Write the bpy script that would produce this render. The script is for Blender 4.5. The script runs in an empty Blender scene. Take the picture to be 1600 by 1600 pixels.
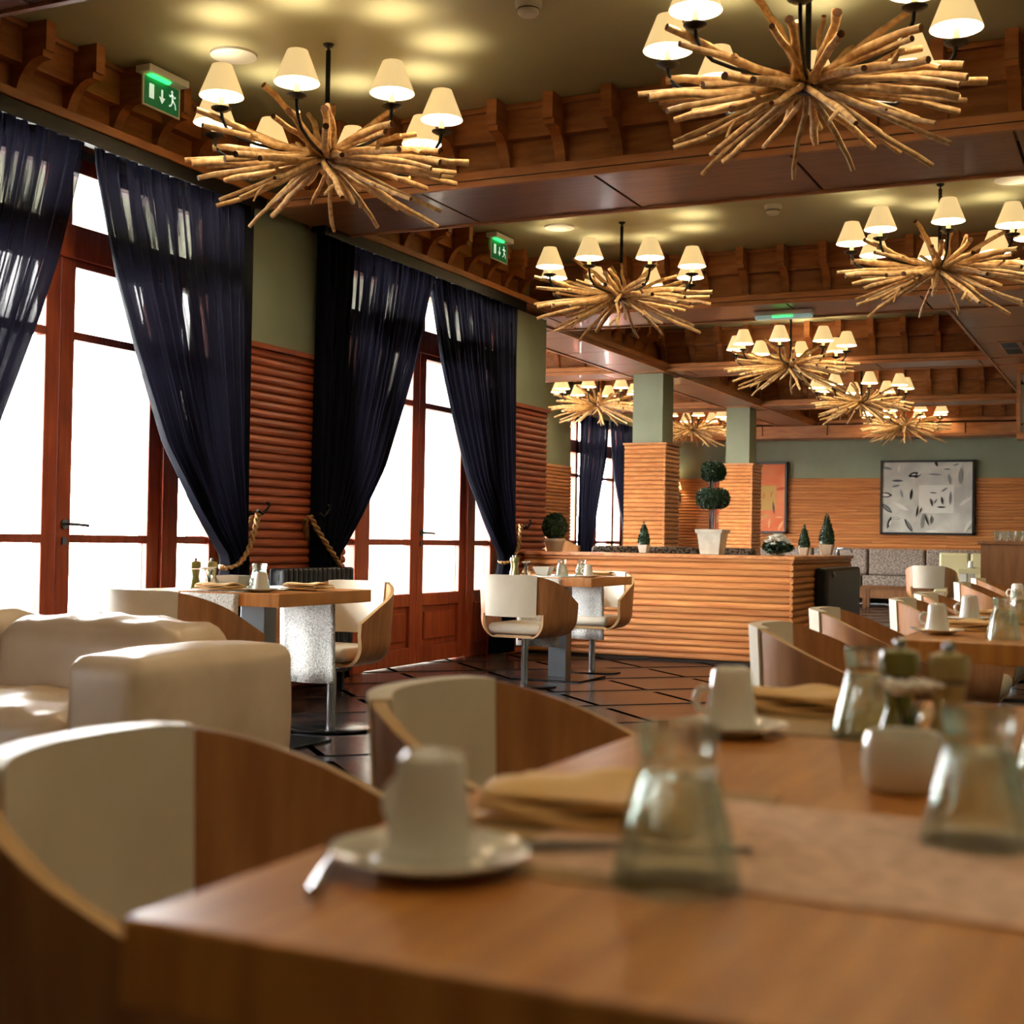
import bpy, math, random
from mathutils import Vector, Matrix
random.seed(7)
PI = math.pi
scene = bpy.context.scene
COL = scene.collection

# ------------------------------------------------------------------ camera
def setup_camera():
    cd = bpy.data.cameras.new('camera')
    cd.sensor_width = 36.0
    cd.lens = 36.0 * 2121.8 / 1600.0
    cd.clip_end = 200
    cd.dof.use_dof = True
    cd.dof.focus_distance = 8.5
    cd.dof.aperture_fstop = 4.2
    cam = bpy.data.objects.new('camera', cd)
    COL.objects.link(cam)
    f = 2121.815
    def nrm(v):
        return v.normalized()
    Yd = nrm(Vector((1000., 60., f)))
    Xd = -Vector((-4500., -35., f)); Xd.normalize()
    Xd = nrm(Xd - Yd * Xd.dot(Yd))
    Zd = Xd.cross(Yd)
    if Zd.y > 0: Zd = -Zd
    # rows = world axes in camera coords (x right, y down, z forward)
    m = Matrix(((Xd.x, -Xd.y, -Xd.z), (Yd.x, -Yd.y, -Yd.z), (Zd.x, -Zd.y, -Zd.z))).to_4x4()
    m.translation = Vector((0, 0, 1.0))
    cam.matrix_world = m
    scene.camera = cam
setup_camera()

# ------------------------------------------------------------------ world + view
SKY = 60.0
world = bpy.data.worlds.new('World'); scene.world = world
world.use_nodes = True
bg = world.node_tree.nodes['Background']
bg.inputs[0].default_value = (0.97, 0.97, 0.95, 1)
bg.inputs[1].default_value = SKY
scene.view_settings.view_transform = 'Standard'
scene.view_settings.look = 'None'
scene.view_settings.gamma = 1.0
scene.view_settings.exposure = 0.25
scene.view_settings.use_curve_mapping = False
cy = scene.cycles
cy.use_denoising = True
cy.max_bounces = 8; cy.diffuse_bounces = 4; cy.glossy_bounces = 3; cy.transmission_bounces = 6
cy.use_adaptive_sampling = True; cy.adaptive_threshold = 0.035; cy.transparent_max_bounces = 12
cy.caustics_reflective = False; cy.caustics_refractive = False
cy.sample_clamp_indirect = 6.0
BULB_W = 10.0

def portal(loc, w, h, rz):
    l = bpy.data.lights.new('window_portal', 'AREA')
    l.shape = 'RECTANGLE'; l.size = w; l.size_y = h
    l.cycles.is_portal = True
    o = bpy.data.objects.new('window_portal', l); COL.objects.link(o)
    o.location = loc; o.rotation_euler = (PI/2, 0, rz)
DOORS = [1.56, 5.46, 9.36]
for yc in DOORS:
    portal((-5.36, yc, 1.5), 2.7, 3.0, -PI/2)
for yc in (13.35, 17.25, 21.15): portal((-8.66, yc, 1.7), 2.5, 2.55, -PI/2)

# ------------------------------------------------------------------ materials
def s2l(c):
    c /= 255.0
    return c/12.92 if c <= 0.04045 else ((c+0.055)/1.055)**2.4
def C(r, g, b):
    return (s2l(r), s2l(g), s2l(b), 1)
MATS = {}
def mat(name, col, rough=0.5, metal=0.0, spec=0.5, col2=None, nscale=6.0, stretch=(1,1,1), bump=0.0, bscale=None,
        rand=0.0, trans=0.0, ior=1.45, emit=None, estr=0.0, sheen=0.0, coat=0.0, detail=4, ramp=(0.35,0.65)):
    if name in MATS: return MATS[name]
    m = bpy.data.materials.new(name); m.use_nodes = True
    nt = m.node_tree; N = nt.nodes; L = nt.links
    b = N['Principled BSDF']
    b.inputs['Roughness'].default_value = rough
    b.inputs['Metallic'].default_value = metal
    b.inputs['Specular IOR Level'].default_value = spec
    b.inputs['Transmission Weight'].default_value = trans
    b.inputs['IOR'].default_value = ior
    b.inputs['Coat Weight'].default_value = coat
    if sheen: b.inputs['Sheen Weight'].default_value = sheen
    b.inputs['Base Color'].default_value = col
    src = None
    if col2 or bump:
        tc = N.new('ShaderNodeTexCoord'); mp = N.new('ShaderNodeMapping')
        L.new(tc.outputs['Object'], mp.inputs['Vector'])
        mp.inputs['Scale'].default_value = stretch
        if rand:
            oi = N.new('ShaderNodeObjectInfo'); mul = N.new('ShaderNodeMath'); mul.operation = 'MULTIPLY'; mul.inputs[1].default_value = 37.0
            L.new(oi.outputs['Random'], mul.inputs[0]); L.new(mul.outputs[0], mp.inputs['Location'])
    if col2:
        nz = N.new('ShaderNodeTexNoise'); nz.inputs['Scale'].default_value = nscale; nz.inputs['Detail'].default_value = detail
        L.new(mp.outputs['Vector'], nz.inputs['Vector'])
        cr = N.new('ShaderNodeValToRGB')
        cr.color_ramp.elements[0].position = ramp[0]; cr.color_ramp.elements[1].position = ramp[1]
        cr.color_ramp.elements[0].color = col; cr.color_ramp.elements[1].color = col2
        L.new(nz.outputs['Fac'], cr.inputs['Fac'])
        src = cr.outputs['Color']
        L.new(src, b.inputs['Base Color'])
    if rand:
        oi = N.new('ShaderNodeObjectInfo')
        mr = N.new('ShaderNodeMapRange'); mr.inputs['To Min'].default_value = 1-rand; mr.inputs['To Max'].default_value = 1+rand
        L.new(oi.outputs['Random'], mr.inputs['Value'])
        hs = N.new('ShaderNodeHueSaturation')
        if src: L.new(src, hs.inputs['Color'])
        else: hs.inputs['Color'].default_value = col
        L.new(mr.outputs['Result'], hs.inputs['Value'])
        L.new(hs.outputs['Color'], b.inputs['Base Color'])
    if bump:
        nb = N.new('ShaderNodeTexNoise'); nb.inputs['Scale'].default_value = bscale or nscale*4; nb.inputs['Detail'].default_value = 3
        L.new(mp.outputs['Vector'], nb.inputs['Vector'])
        bp = N.new('ShaderNodeBump'); bp.inputs['Strength'].default_value = bump; bp.inputs['Distance'].default_value = 0.02
        L.new(nb.outputs['Fac'], bp.inputs['Height']); L.new(bp.outputs['Normal'], b.inputs['Normal'])
    if emit:
        b.inputs['Emission Color'].default_value = emit; b.inputs['Emission Strength'].default_value = estr
    MATS[name] = m
    return m

M = {}
M['plaster'] = mat('green plaster', C(142,150,128), 0.8, col2=C(134,142,118), nscale=2.0)
M['ceiling'] = mat('olive ceiling plaster', C(186,184,148), 0.45, col2=C(166,166,130), nscale=0.9, ramp=(0.3,0.7), detail=3)
M['plank'] = mat('orange wall plank', C(202,138,80), 0.38, col2=C(172,104,58), nscale=3.0, stretch=(6,1.5,14), rand=0.16)
M['plankred'] = mat('red brown wall plank', C(168,86,54), 0.38, col2=C(140,64,40), nscale=3.0, stretch=(6,1.5,14), rand=0.12)
M['trimw'] = mat('trim wood', C(176,116,68), 0.4, col2=C(150,92,52), nscale=4.0, stretch=(1,1,6), rand=0.06)
M['soffit'] = mat('soffit panel wood', C(140,92,60), 0.34, col2=C(118,74,48), nscale=5.0, stretch=(1,8,1), rand=0.08, coat=0.15)
M['darkgap'] = mat('dark joint', C(30,18,12), 0.7)
M['door'] = mat('door mahogany', C(168,80,50), 0.35, col2=C(138,60,38), nscale=4.0, stretch=(8,8,0.8), rand=0.05)
M['oak'] = mat('oak table wood', C(202,138,70), 0.32, col2=C(174,112,54), nscale=5.0, stretch=(8,1,1))
M['oakside'] = mat('oak veneer', C(172,120,74), 0.35, col2=C(150,98,58), nscale=5.0, stretch=(6,6,0.8))
M['ply'] = mat('plywood edge', C(196,158,108), 0.4)
M['cream'] = mat('cream leather', C(226,216,196), 0.42, col2=C(216,204,182), nscale=5.0, bump=0.05, bscale=60)
M['sofa'] = mat('ivory leather', C(226,204,178), 0.36, col2=C(208,182,154), nscale=2.5, bump=0.12, bscale=9)
M['chrome'] = mat('brushed steel', C(170,172,176), 0.22, metal=1.0)
M['steel'] = mat('grey steel', C(120,126,132), 0.3, metal=1.0)
M['basemetal'] = mat('dark steel plate', C(70,72,76), 0.25, metal=1.0)
M['iron'] = mat('black iron', C(22,20,18), 0.45, metal=0.6)
M['branch'] = mat('driftwood', C(214,180,128), 0.6, col2=C(168,126,78), nscale=9.0, stretch=(3,3,3), rand=0.14)
M['branchend'] = mat('sawn branch end', C(120,78,44), 0.7)
M['candle'] = mat('candle sleeve', C(200,176,130), 0.6)
M['tile'] = mat('slate floor tile', C(70,50,44), 0.2, col2=C(48,36,34), nscale=4.0, rand=0.22, bump=0.06, bscale=14)
M['floor'] = mat('dark slate floor', C(38,40,44), 0.22, col2=C(26,26,28), nscale=5.0, bump=0.05, bscale=12)
M['terrace'] = mat('pale terrace stone', C(220,220,215), 0.8)
M['lace'] = mat('white lace cloth', C(236,236,230), 0.9, col2=C(150,152,150), nscale=150.0, ramp=(0.50,0.72), bump=0.5, bscale=90, detail=2)
M['felt'] = mat('beige felt runner', C(242,204,176), 0.95, col2=C(214,176,148), nscale=45.0, bump=0.4, bscale=80)
M['tan'] = mat('tan place mat', C(176,146,100), 0.9, col2=C(164,132,88), nscale=60.0)
M['napkin'] = mat('ochre napkin', C(238,200,142), 0.85, col2=C(222,178,116), nscale=8.0)
M['ceramic'] = mat('white porcelain', C(232,228,216), 0.12, coat=0.4)
M['mill'] = mat('olive green mill', C(120,122,62), 0.25, coat=0.3)
M['mill2'] = mat('straw mill', C(168,152,96), 0.25, coat=0.3)
M['flower'] = mat('white petals', C(244,242,232), 0.7)
M['leaf'] = mat('boxwood leaves', C(38,70,38), 0.5, col2=C(20,44,26), nscale=30, rand=0.1)
M['pot'] = mat('whitewashed pot', C(216,208,190), 0.8, col2=C(196,186,166), nscale=14)
M['stem'] = mat('thin brown stem', C(60,40,28), 0.7)
M['black'] = mat('black lacquer', C(14,14,14), 0.4)
M['blackframe'] = mat('black frame', C(16,15,15), 0.4)
M['rope'] = mat('gold brown rope', C(150,112,66), 0.6)
M['white'] = mat('white plastic', C(228,226,216), 0.4)
M['bench'] = mat('patterned grey upholstery', C(160,146,134), 0.9, col2=C(106,94,86), nscale=45, ramp=(0.45,0.55), detail=1)
M['bench2'] = mat('patterned dark upholstery', C(120,104,90), 0.9, col2=C(44,36,32), nscale=45, ramp=(0.45,0.55), detail=1)
M['radiator'] = mat('blue black radiator', C(30,36,44), 0.35)
M['pale'] = mat('pale oak laminate', C(206,196,150), 0.4)
M['cabinet'] = mat('brown oak cabinet', C(140,94,52), 0.5, col2=C(122,78,42), nscale=5, stretch=(5,5,0.7))
M['green'] = mat('exit sign green', C(10,92,50), 0.4, emit=C(10,110,60), estr=0.25)
M['signwhite'] = mat('sign white print', C(235,245,235), 0.5, emit=C(220,245,225), estr=0.5)
M['ledgreen'] = mat('green lamp', C(60,255,110), 0.4, emit=C(40,255,100), estr=3.0)
M['lens'] = mat('emergency lamp diffuser', C(190,205,200), 0.3, emit=C(180,220,205), estr=0.25)
M['vent'] = mat('dark vent opening', C(10,9,8), 0.8)
M['shade'] = mat('linen lamp shade', C(236,214,166), 0.8, emit=C(255,218,150), estr=0.66)
M['liner'] = mat('lit shade lining', C(255,246,226), 0.8, emit=C(255,240,208), estr=2.4)
M['bulb'] = mat('lit bulb', C(255,246,226), 0.5, emit=C(255,236,196), estr=14.0)
M['sconce'] = mat('lit sconce shade', C(255,236,190), 0.8, emit=C(255,220,150), estr=1.2)

def pane_material():
    m = bpy.data.materials.new('window pane glass'); m.use_nodes = True
    nt = m.node_tree; N = nt.nodes; L = nt.links
    N.remove(N['Principled BSDF'])
    t = N.new('ShaderNodeBsdfTransparent'); g = N.new('ShaderNodeBsdfGlossy'); g.inputs['Roughness'].default_value = 0.02
    mx = N.new('ShaderNodeMixShader'); mx.inputs[0].default_value = 0.05
    L.new(t.outputs[0], mx.inputs[1]); L.new(g.outputs[0], mx.inputs[2])
    L.new(mx.outputs[0], N['Material Output'].inputs['Surface'])
    return m
M['pane'] = pane_material()
def glass_material(name, col, k):
    """thin blown glass: refraction with part of the light passing straight through"""
    m = bpy.data.materials.new(name); m.use_nodes = True
    nt = m.node_tree; N = nt.nodes; L = nt.links
    N.remove(N['Principled BSDF'])
    g = N.new('ShaderNodeBsdfGlass'); g.inputs['Color'].default_value = col; g.inputs['Roughness'].default_value = 0.02; g.inputs['IOR'].default_value = 1.47
    t = N.new('ShaderNodeBsdfTransparent'); t.inputs['Color'].default_value = col
    mx = N.new('ShaderNodeMixShader'); mx.inputs[0].default_value = k
    L.new(g.outputs[0], mx.inputs[1]); L.new(t.outputs[0], mx.inputs[2])
    L.new(mx.outputs[0], N['Material Output'].inputs['Surface'])
    return m
M['glass'] = glass_material('tumbler glass', (0.94,0.99,0.96,1), 0.45)
M['water'] = glass_material('clear glass', (0.96,1.0,0.98,1), 0.5)

def curtain_material():
    m = bpy.data.materials.new('navy sheer curtain'); m.use_nodes = True
    nt = m.node_tree; N = nt.nodes; L = nt.links
    b = N['Principled BSDF']
    b.inputs['Base Color'].default_value = C(13,15,26)
    b.inputs['Roughness'].default_value = 0.8
    b.inputs['Specular IOR Level'].default_value = 0.08
    t = N.new('ShaderNodeBsdfTransparent')
    tl = N.new('ShaderNodeBsdfTranslucent'); tl.inputs[0].default_value = C(15,14,22)
    m1 = N.new('ShaderNodeMixShader'); m1.inputs[0].default_value = 0.35
    L.new(b.outputs[0], m1.inputs[1]); L.new(tl.outputs[0], m1.inputs[2])
    tc = N.new('ShaderNodeTexCoord'); mp = N.new('ShaderNodeMapping'); mp.inputs['Scale'].default_value = (1.0, 0.06, 0.0)
    nz = N.new('ShaderNodeTexNoise'); nz.inputs['Scale'].default_value = 62.0; nz.inputs['Detail'].default_value = 2
    L.new(tc.outputs['UV'], mp.inputs[0]); L.new(mp.outputs[0], nz.inputs['Vector'])
    cr = N.new('ShaderNodeValToRGB')
    cr.color_ramp.elements[0].position = 0.50; cr.color_ramp.elements[0].color = (0.0008,0.0008,0.0008,1)
    cr.color_ramp.elements[1].position = 0.66; cr.color_ramp.elements[1].color = (0.09,0.09,0.09,1)
    L.new(nz.outputs['Fac'], cr.inputs[0])
    # the cloth is gathered ever tighter toward the tie, so it turns opaque further down
    sx = N.new('ShaderNodeSeparateXYZ'); L.new(tc.outputs['UV'], sx.inputs[0])
    mr = N.new('ShaderNodeMapRange'); mr.inputs['From Min'].default_value = 0.12; mr.inputs['From Max'].default_value = 0.34
    mr.inputs['To Min'].default_value = 1.0; mr.inputs['To Max'].default_value = 0.012
    L.new(sx.outputs['Y'], mr.inputs['Value'])
    ml = N.new('ShaderNodeMath'); ml.operation = 'MULTIPLY'
    L.new(cr.outputs[0], ml.inputs[0]); L.new(mr.outputs[0], ml.inputs[1])
    m2 = N.new('ShaderNodeMixShader')
    L.new(ml.outputs[0], m2.inputs[0]); L.new(m1.outputs[0], m2.inputs[1]); L.new(t.outputs[0], m2.inputs[2])
    L.new(m2.outputs[0], N['Material Output'].inputs['Surface'])
    return m
M['curtain'] = curtain_material()

# ------------------------------------------------------------------ mesh helpers
class MB:
    def __init__(s):
        s.v = []; s.f = []; s.mi = []
    def add(s, vs, fs, mi=0):
        o = len(s.v); s.v += [tuple(p) for p in vs]
        for f in fs:
            s.f.append(tuple(i+o for i in f)); s.mi.append(mi)
        return s
    def box(s, x0, y0, z0, x1, y1, z1, mi=0):
        return s.add([(x0,y0,z0),(x1,y0,z0),(x1,y1,z0),(x0,y1,z0),(x0,y0,z1),(x1,y0,z1),(x1,y1,z1),(x0,y1,z1)],
              [(3,2,1,0),(4,5,6,7),(0,1,5,4),(1,2,6,5),(2,3,7,6),(3,0,4,7)], mi)
    def cbox(s, c, d, mi=0):
        return s.box(c[0]-d[0]/2, c[1]-d[1]/2, c[2]-d[2]/2, c[0]+d[0]/2, c[1]+d[1]/2, c[2]+d[2]/2, mi)
    def frustum4(s, z0, a0, z1, a1, c=(0,0), mi=0):
        vs = [(c[0]-a0,c[1]-a0,z0),(c[0]+a0,c[1]-a0,z0),(c[0]+a0,c[1]+a0,z0),(c[0]-a0,c[1]+a0,z0),
              (c[0]-a1,c[1]-a1,z1),(c[0]+a1,c[1]-a1,z1),(c[0]+a1,c[1]+a1,z1),(c[0]-a1,c[1]+a1,z1)]
        return s.add(vs, [(3,2,1,0),(4,5,6,7),(0,1,5,4),(1,2,6,5),(2,3,7,6),(3,0,4,7)], mi)
    def lathe(s, prof, n=24, c=(0,0,0), mi=0, caps=True):
        vs = []; fs = []
        for r, z in prof:
            for i in range(n):
                a = 2*PI*i/n
                vs.append((c[0]+r*math.cos(a), c[1]+r*math.sin(a), c[2]+z))
        for k in range(len(prof)-1):
            for i in range(n):
                j = (i+1) % n
                fs.append((k*n+i, k*n+j, (k+1)*n+j, (k+1)*n+i))
        if caps:
            if prof[0][0] > 1e-5: fs.append(tuple(reversed(range(n))))
            if prof[-1][0] > 1e-5: fs.append(tuple((len(prof)-1)*n+i for i in range(n)))
        return s.add(vs, fs, mi)
    def tube(s, pts, rad, n=8, mi=0, cap=True, closed=False):
        pts = [Vector(p) for p in pts]
        if not isinstance(rad, (list, tuple)): rad = [rad]*len(pts)
        vs = []; fs = []; up = None; m = len(pts)
        for k, p in enumerate(pts):
            if closed: t = (pts[(k+1) % m]-pts[k-1])
            else: t = pts[min(k+1, m-1)]-pts[max(k-1, 0)]
            t.normalize()
            if up is None:
                up = Vector((0,0,1)) if abs(t.z) < 0.9 else Vector((1,0,0))
            u = (up - t*up.dot(t)); u.normalize(); w = t.cross(u); up = u
            for i in range(n):
                a = 2*PI*i/n
                vs.append(p + u*(rad[k]*math.cos(a)) + w*(rad[k]*math.sin(a)))
        R = m if closed else m-1
        for k in range(R):
            for i in range(n):
                j = (i+1) % n; k2 = (k+1) % m
                fs.append((k*n+i, k*n+j, k2*n+j, k2*n+i))
        if cap and not closed:
            fs.append(tuple(reversed(range(n)))); fs.append(tuple((m-1)*n+i for i in range(n)))
        return s.add(vs, fs, mi)
    def prism(s, poly, fn, a0, a1, mi=0):
        """poly: list of 2d points; fn(p, q, a) -> xyz"""
        n = len(poly)
        vs = [fn(p, q, a0) for p, q in poly] + [fn(p, q, a1) for p, q in poly]
        fs = [tuple(reversed(range(n))), tuple(range(n, 2*n))]
        for i in range(n):
            j = (i+1) % n
            fs.append((i, j, n+j, n+i))
        return s.add(vs, fs, mi)
    def grid(s, fn, nu, nv, mi=0):
        vs = [fn(i/nu, j/nv) for j in range(nv+1) for i in range(nu+1)]
        fs = [(j*(nu+1)+i, j*(nu+1)+i+1, (j+1)*(nu+1)+i+1, (j+1)*(nu+1)+i) for j in range(nv) for i in range(nu)]
        return s.add(vs, fs, mi)
    def mesh(s, name, mats, smooth=None):
        me = bpy.data.meshes.new(name)
        me.from_pydata(s.v, [], s.f)
        if not isinstance(mats, (list, tuple)): mats = [mats]
        for m in mats: me.materials.append(m)
        if len(mats) > 1: me.polygons.foreach_set('material_index', s.mi)
        if smooth is not None:
            me.polygons.foreach_set('use_smooth', [True]*len(me.polygons))
            if smooth < 179: me.set_sharp_from_angle(angle=math.radians(smooth))
        me.update()
        return me
    def obj(s, name, mats, parent=None, smooth=None, bevel=0, loc=(0,0,0), seg=2, recalc=False):
        me = s.mesh(name, mats, smooth)
        if recalc: fixn(me)
        return mobj(name, me, parent, loc, 0, bevel, seg)
import bmesh
def fixn(me):
    bm = bmesh.new(); bm.from_mesh(me); bmesh.ops.recalc_face_normals(bm, faces=bm.faces); bm.to_mesh(me); bm.free()
def mobj(name, me, parent=None, loc=(0,0,0), rz=0, bevel=0, seg=2):
    o = bpy.data.objects.new(name, me); COL.objects.link(o)
    o.parent = parent; o.location = loc
    if rz: o.rotation_euler = (0,0,rz)
    if bevel:
        b = o.modifiers.new('bevel', 'BEVEL'); b.width = bevel; b.segments = seg; b.limit_method = 'ANGLE'; b.angle_limit = math.radians(40)
    return o
def tag(o, label, cat, group=None, kind=None):
    o['label'] = label; o['category'] = cat
    if group: o['group'] = group
    if kind: o['kind'] = kind
    return o
def thing(name, label, cat, loc=(0,0,0), rz=0, group=None, kind=None):
    o = bpy.data.objects.new(name, None); COL.objects.link(o)
    o.empty_display_size = 0.1
    o.location = loc; o.rotation_euler = (0,0,rz)
    return tag(o, label, cat, group, kind)
def copy_tree(o, parent=None):
    c = o.copy(); COL.objects.link(c); c.parent = parent
    for ch in list(o.children): copy_tree(ch, c)
    return c
def place(root, loc, rz, label):
    """first use moves the prototype, later uses copy it"""
    if root.get('_used'):
        r = copy_tree(root)
    else:
        r = root; root['_used'] = 1
    r.location = loc; r.rotation_euler = (0,0,rz); r['label'] = label
    return r
PROTOS = []

CEIL = 3.55
WZ = 2.17      # wainscot top
# ------------------------------------------------------------------ floor
fl = MB().box(-9.0,-5.2,-0.12,4.0,24.3,-0.004).obj('floor', M['floor'])
tag(fl, 'dark slate floor with diagonal tile grid', 'floor', kind='structure')
E0, EP, EW = 3.31, 0.67, 0.085
D0, DP, DW = -7.54, 0.745, 0.035
tile_me = MB().box(-(DP-DW)/2, -(EP-EW)/2, -0.01, (DP-DW)/2, (EP-EW)/2, 0.0).mesh('floor_tile', M['tile'])
rest = MB()
S2 = math.sqrt(0.5)
ntile = 0
cells = []
for i in range(-8, 26):
    for j in range(-30, 22):
        e = E0+(i+0.5)*EP; d = D0+(j+0.5)*DP
        x = (e+d)*S2; y = (e-d)*S2
        if -8.0 < x < 3.4 and -2.4 < y < 23.6: cells.append((x, y))
def vis(x, y): return -5.2 < x < -0.9 and 3.0 < y < 13.2 and x > -5.2
for x, y in cells:
    if vis(x, y):
        o = mobj('floor_tile', tile_me, fl, (x, y, 0), PI/4); ntile += 1
    else:
        a, b = (DP-DW)/2, (EP-EW)/2
        vs = []
        for zz in (-0.01, 0.0):
            for u, w in ((-a,-b),(a,-b),(a,b),(-a,b)):
                vs.append((x+(u-w)*S2, y+(u+w)*S2, zz))
        rest.add(vs, [(4,5,6,7),(0,1,5,4),(1,2,6,5),(2,3,7,6),(3,0,4,7)])
ro = rest.obj('floor_tile_field', M['tile'], fl); ro['kind'] = 'stuff'
# seam strips that split tiles in two, thin light lines
tr = MB().box(-60,-30,-0.2,-5.5,50,-0.06).obj('terrace', M['terrace'])
tag(tr, 'pale sunlit terrace outside the glazed doors', 'terrace', kind='structure')

# ------------------------------------------------------------------ ceiling and walls
ce = MB().box(-9.0,-5.2,CEIL,4.0,24.3,CEIL+0.15).obj('ceiling', M['ceiling'])
tag(ce, 'smooth olive green plaster ceiling between wooden beams', 'ceiling', kind='structure')

plank_me = None
def plank_mesh(m):
    prof = [(0,0),(0.014,0.001),(0.027,0.010),(0.030,0.024),(0.024,0.042),(0.012,0.0535),(0,0.0535)]
    return MB().prism(prof, lambda d, z, a: (d, a, z), 0.0, 1.0).mesh('plank', m)
plank_me = plank_mesh(M['plank']); fixn(plank_me)
plank_red = plank_mesh(M['plankred']); fixn(plank_red)
PP = 0.0543
def planks(parent, origin, length, normal, z0=0.0, z1=WZ, splits=0, mesh=None):
    """origin: start point on the backing plane; the row runs along +Y (normal '+x') or +X (normal '-y')"""
    rz = 0 if normal == '+x' else -PI/2
    n = int(round((z1-z0)/PP))
    for k in range(n):
        z = z0 + k*PP
        cuts = [0.0]
        if splits:
            c = random.uniform(0.2, 1.0)*length/splits
            while c < length-0.4:
                cuts.append(c); c += random.uniform(0.7, 1.3)*length/splits
        cuts.append(length)
        for a, b in zip(cuts[:-1], cuts[1:]):
            o = mobj('plank', mesh or plank_me, parent, (0,0,0), rz)
            if normal == '+x': o.location = (origin[0], origin[1]+a, z)
            else: o.location = (origin[0]+a, origin[1], z)
            o.scale = (1, b-a-0.001, 1)

XW = -5.08
wl = MB()
wall_runs = [(-5.2, 0.22), (2.90, 4.12), (6.80, 8.02), (10.70, 11.45)]
for a, b in wall_runs:
    wl.box(-5.46, a, 0, XW, b, 3.03)
wl.box(-5.46, -5.2, 3.0, -5.26, 11.45, CEIL)
wlo = wl.obj('wall_left', M['plaster'])
tag(wlo, 'grey green plastered window wall with red brown slatted wainscot', 'wall', kind='structure')
for a, b in wall_runs[2:]:
    planks(wlo, (XW, a, 0), b-a, '+x', mesh=plank_red)
    MB().box(XW, a-0.0, WZ-0.003, XW+0.05, b+0.02, WZ+0.03).obj('wainscot_cap', M['plankred'], wlo)
# corner end of the wall run (facing +y not seen) and dado for the unseen piers
for a, b in wall_runs[:2]:
    MB().box(XW, a, 0, XW+0.03, b, WZ).obj('wainscot_panel', M['plank'], wlo)

wf = MB().box(-9.0,24.0,0,4.0,24.3,CEIL).obj('wall_far', M['plaster'])
tag(wf, 'far wall with pale green plaster above orange slatted wainscot', 'wall', kind='structure')
planks(wf, (-8.4, 24.0, 0), 12.2, '-y', z0=PP*8, splits=4)
ws = MB().box(-8.7,11.2,0,-8.35,24.0,0.45).box(-8.7,11.2,3.0,-8.35,24.0,CEIL)
for a, b in ((11.2,12.05),(14.65,15.95),(18.55,19.85),(22.45,24.0)): ws.box(-8.7,a,0.45,-8.35,b,3.0)
wx = MB().box(-8.7,11.2,0,-5.46,11.45,CEIL).obj('wall_recess', M['white']); tag(wx, 'white rendered outside wall of the recess', 'wall', kind='structure')
wso = ws.obj('wall_side', M['plaster'])
tag(wso, 'pale green side wall of the recess beyond the window wall', 'wall', kind='structure')
planks(wso, (-8.35, 18.58, 0.4), 1.25, '+x', z0=0.43)
planks(wso, (-8.35, 22.5, 0.4), 1.5, '+x', z0=0.43)
wr = MB().box(3.8,-5.2,0,4.0,24.3,CEIL).obj('wall_right', M['plaster'])
tag(wr, 'plain green plaster wall on the right of the room', 'wall', kind='structure')
wb = MB().box(-5.4,-5.2,0,4.0,-5.0,CEIL).obj('wall_back', M['plaster'])
tag(wb, 'plain green plaster wall behind the camera', 'wall', kind='structure')
pf = MB().box(-8.35,12.6,0,-5.9,24.0,0.36).obj('platform', M['floor'])
tag(pf, 'raised floor of the recess behind the columns', 'platform', kind='structure')

# columns
def column(name, x0, x1, y0, y1, label, zbase=0.0):
    t = thing(name, label, 'column', kind='structure')
    MB().box(x0, y0, 0, x1, y1, 3.045).obj('shaft', M['plaster'], t)
    g = 0.045
    MB().box(x0-g, y0-g, 0, x1+g, y1+g, WZ).obj('cladding_core', M['darkgap'], t)
    planks(t, (x0-g-0.03, y0-g, 0), x1-x0+2*g+0.06, '-y')
    planks(t, (x1+g, y0-g-0.03, 0), y1-y0+2*g+0.06, '+x')
    MB().box(x0-g-0.045, y0-g-0.045, WZ, x1+g+0.045, y1+g+0.02, WZ+0.025).obj('cladding_cap', M['plank'], t)
    return t
column('column', -5.74, -5.36, 15.58, 15.98, 'green square column with slatted wood lower half, nearer of the two')
column('column', -5.82, -5.46, 19.86, 20.24, 'green square column with slatted wood lower half, farther of the two')

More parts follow.
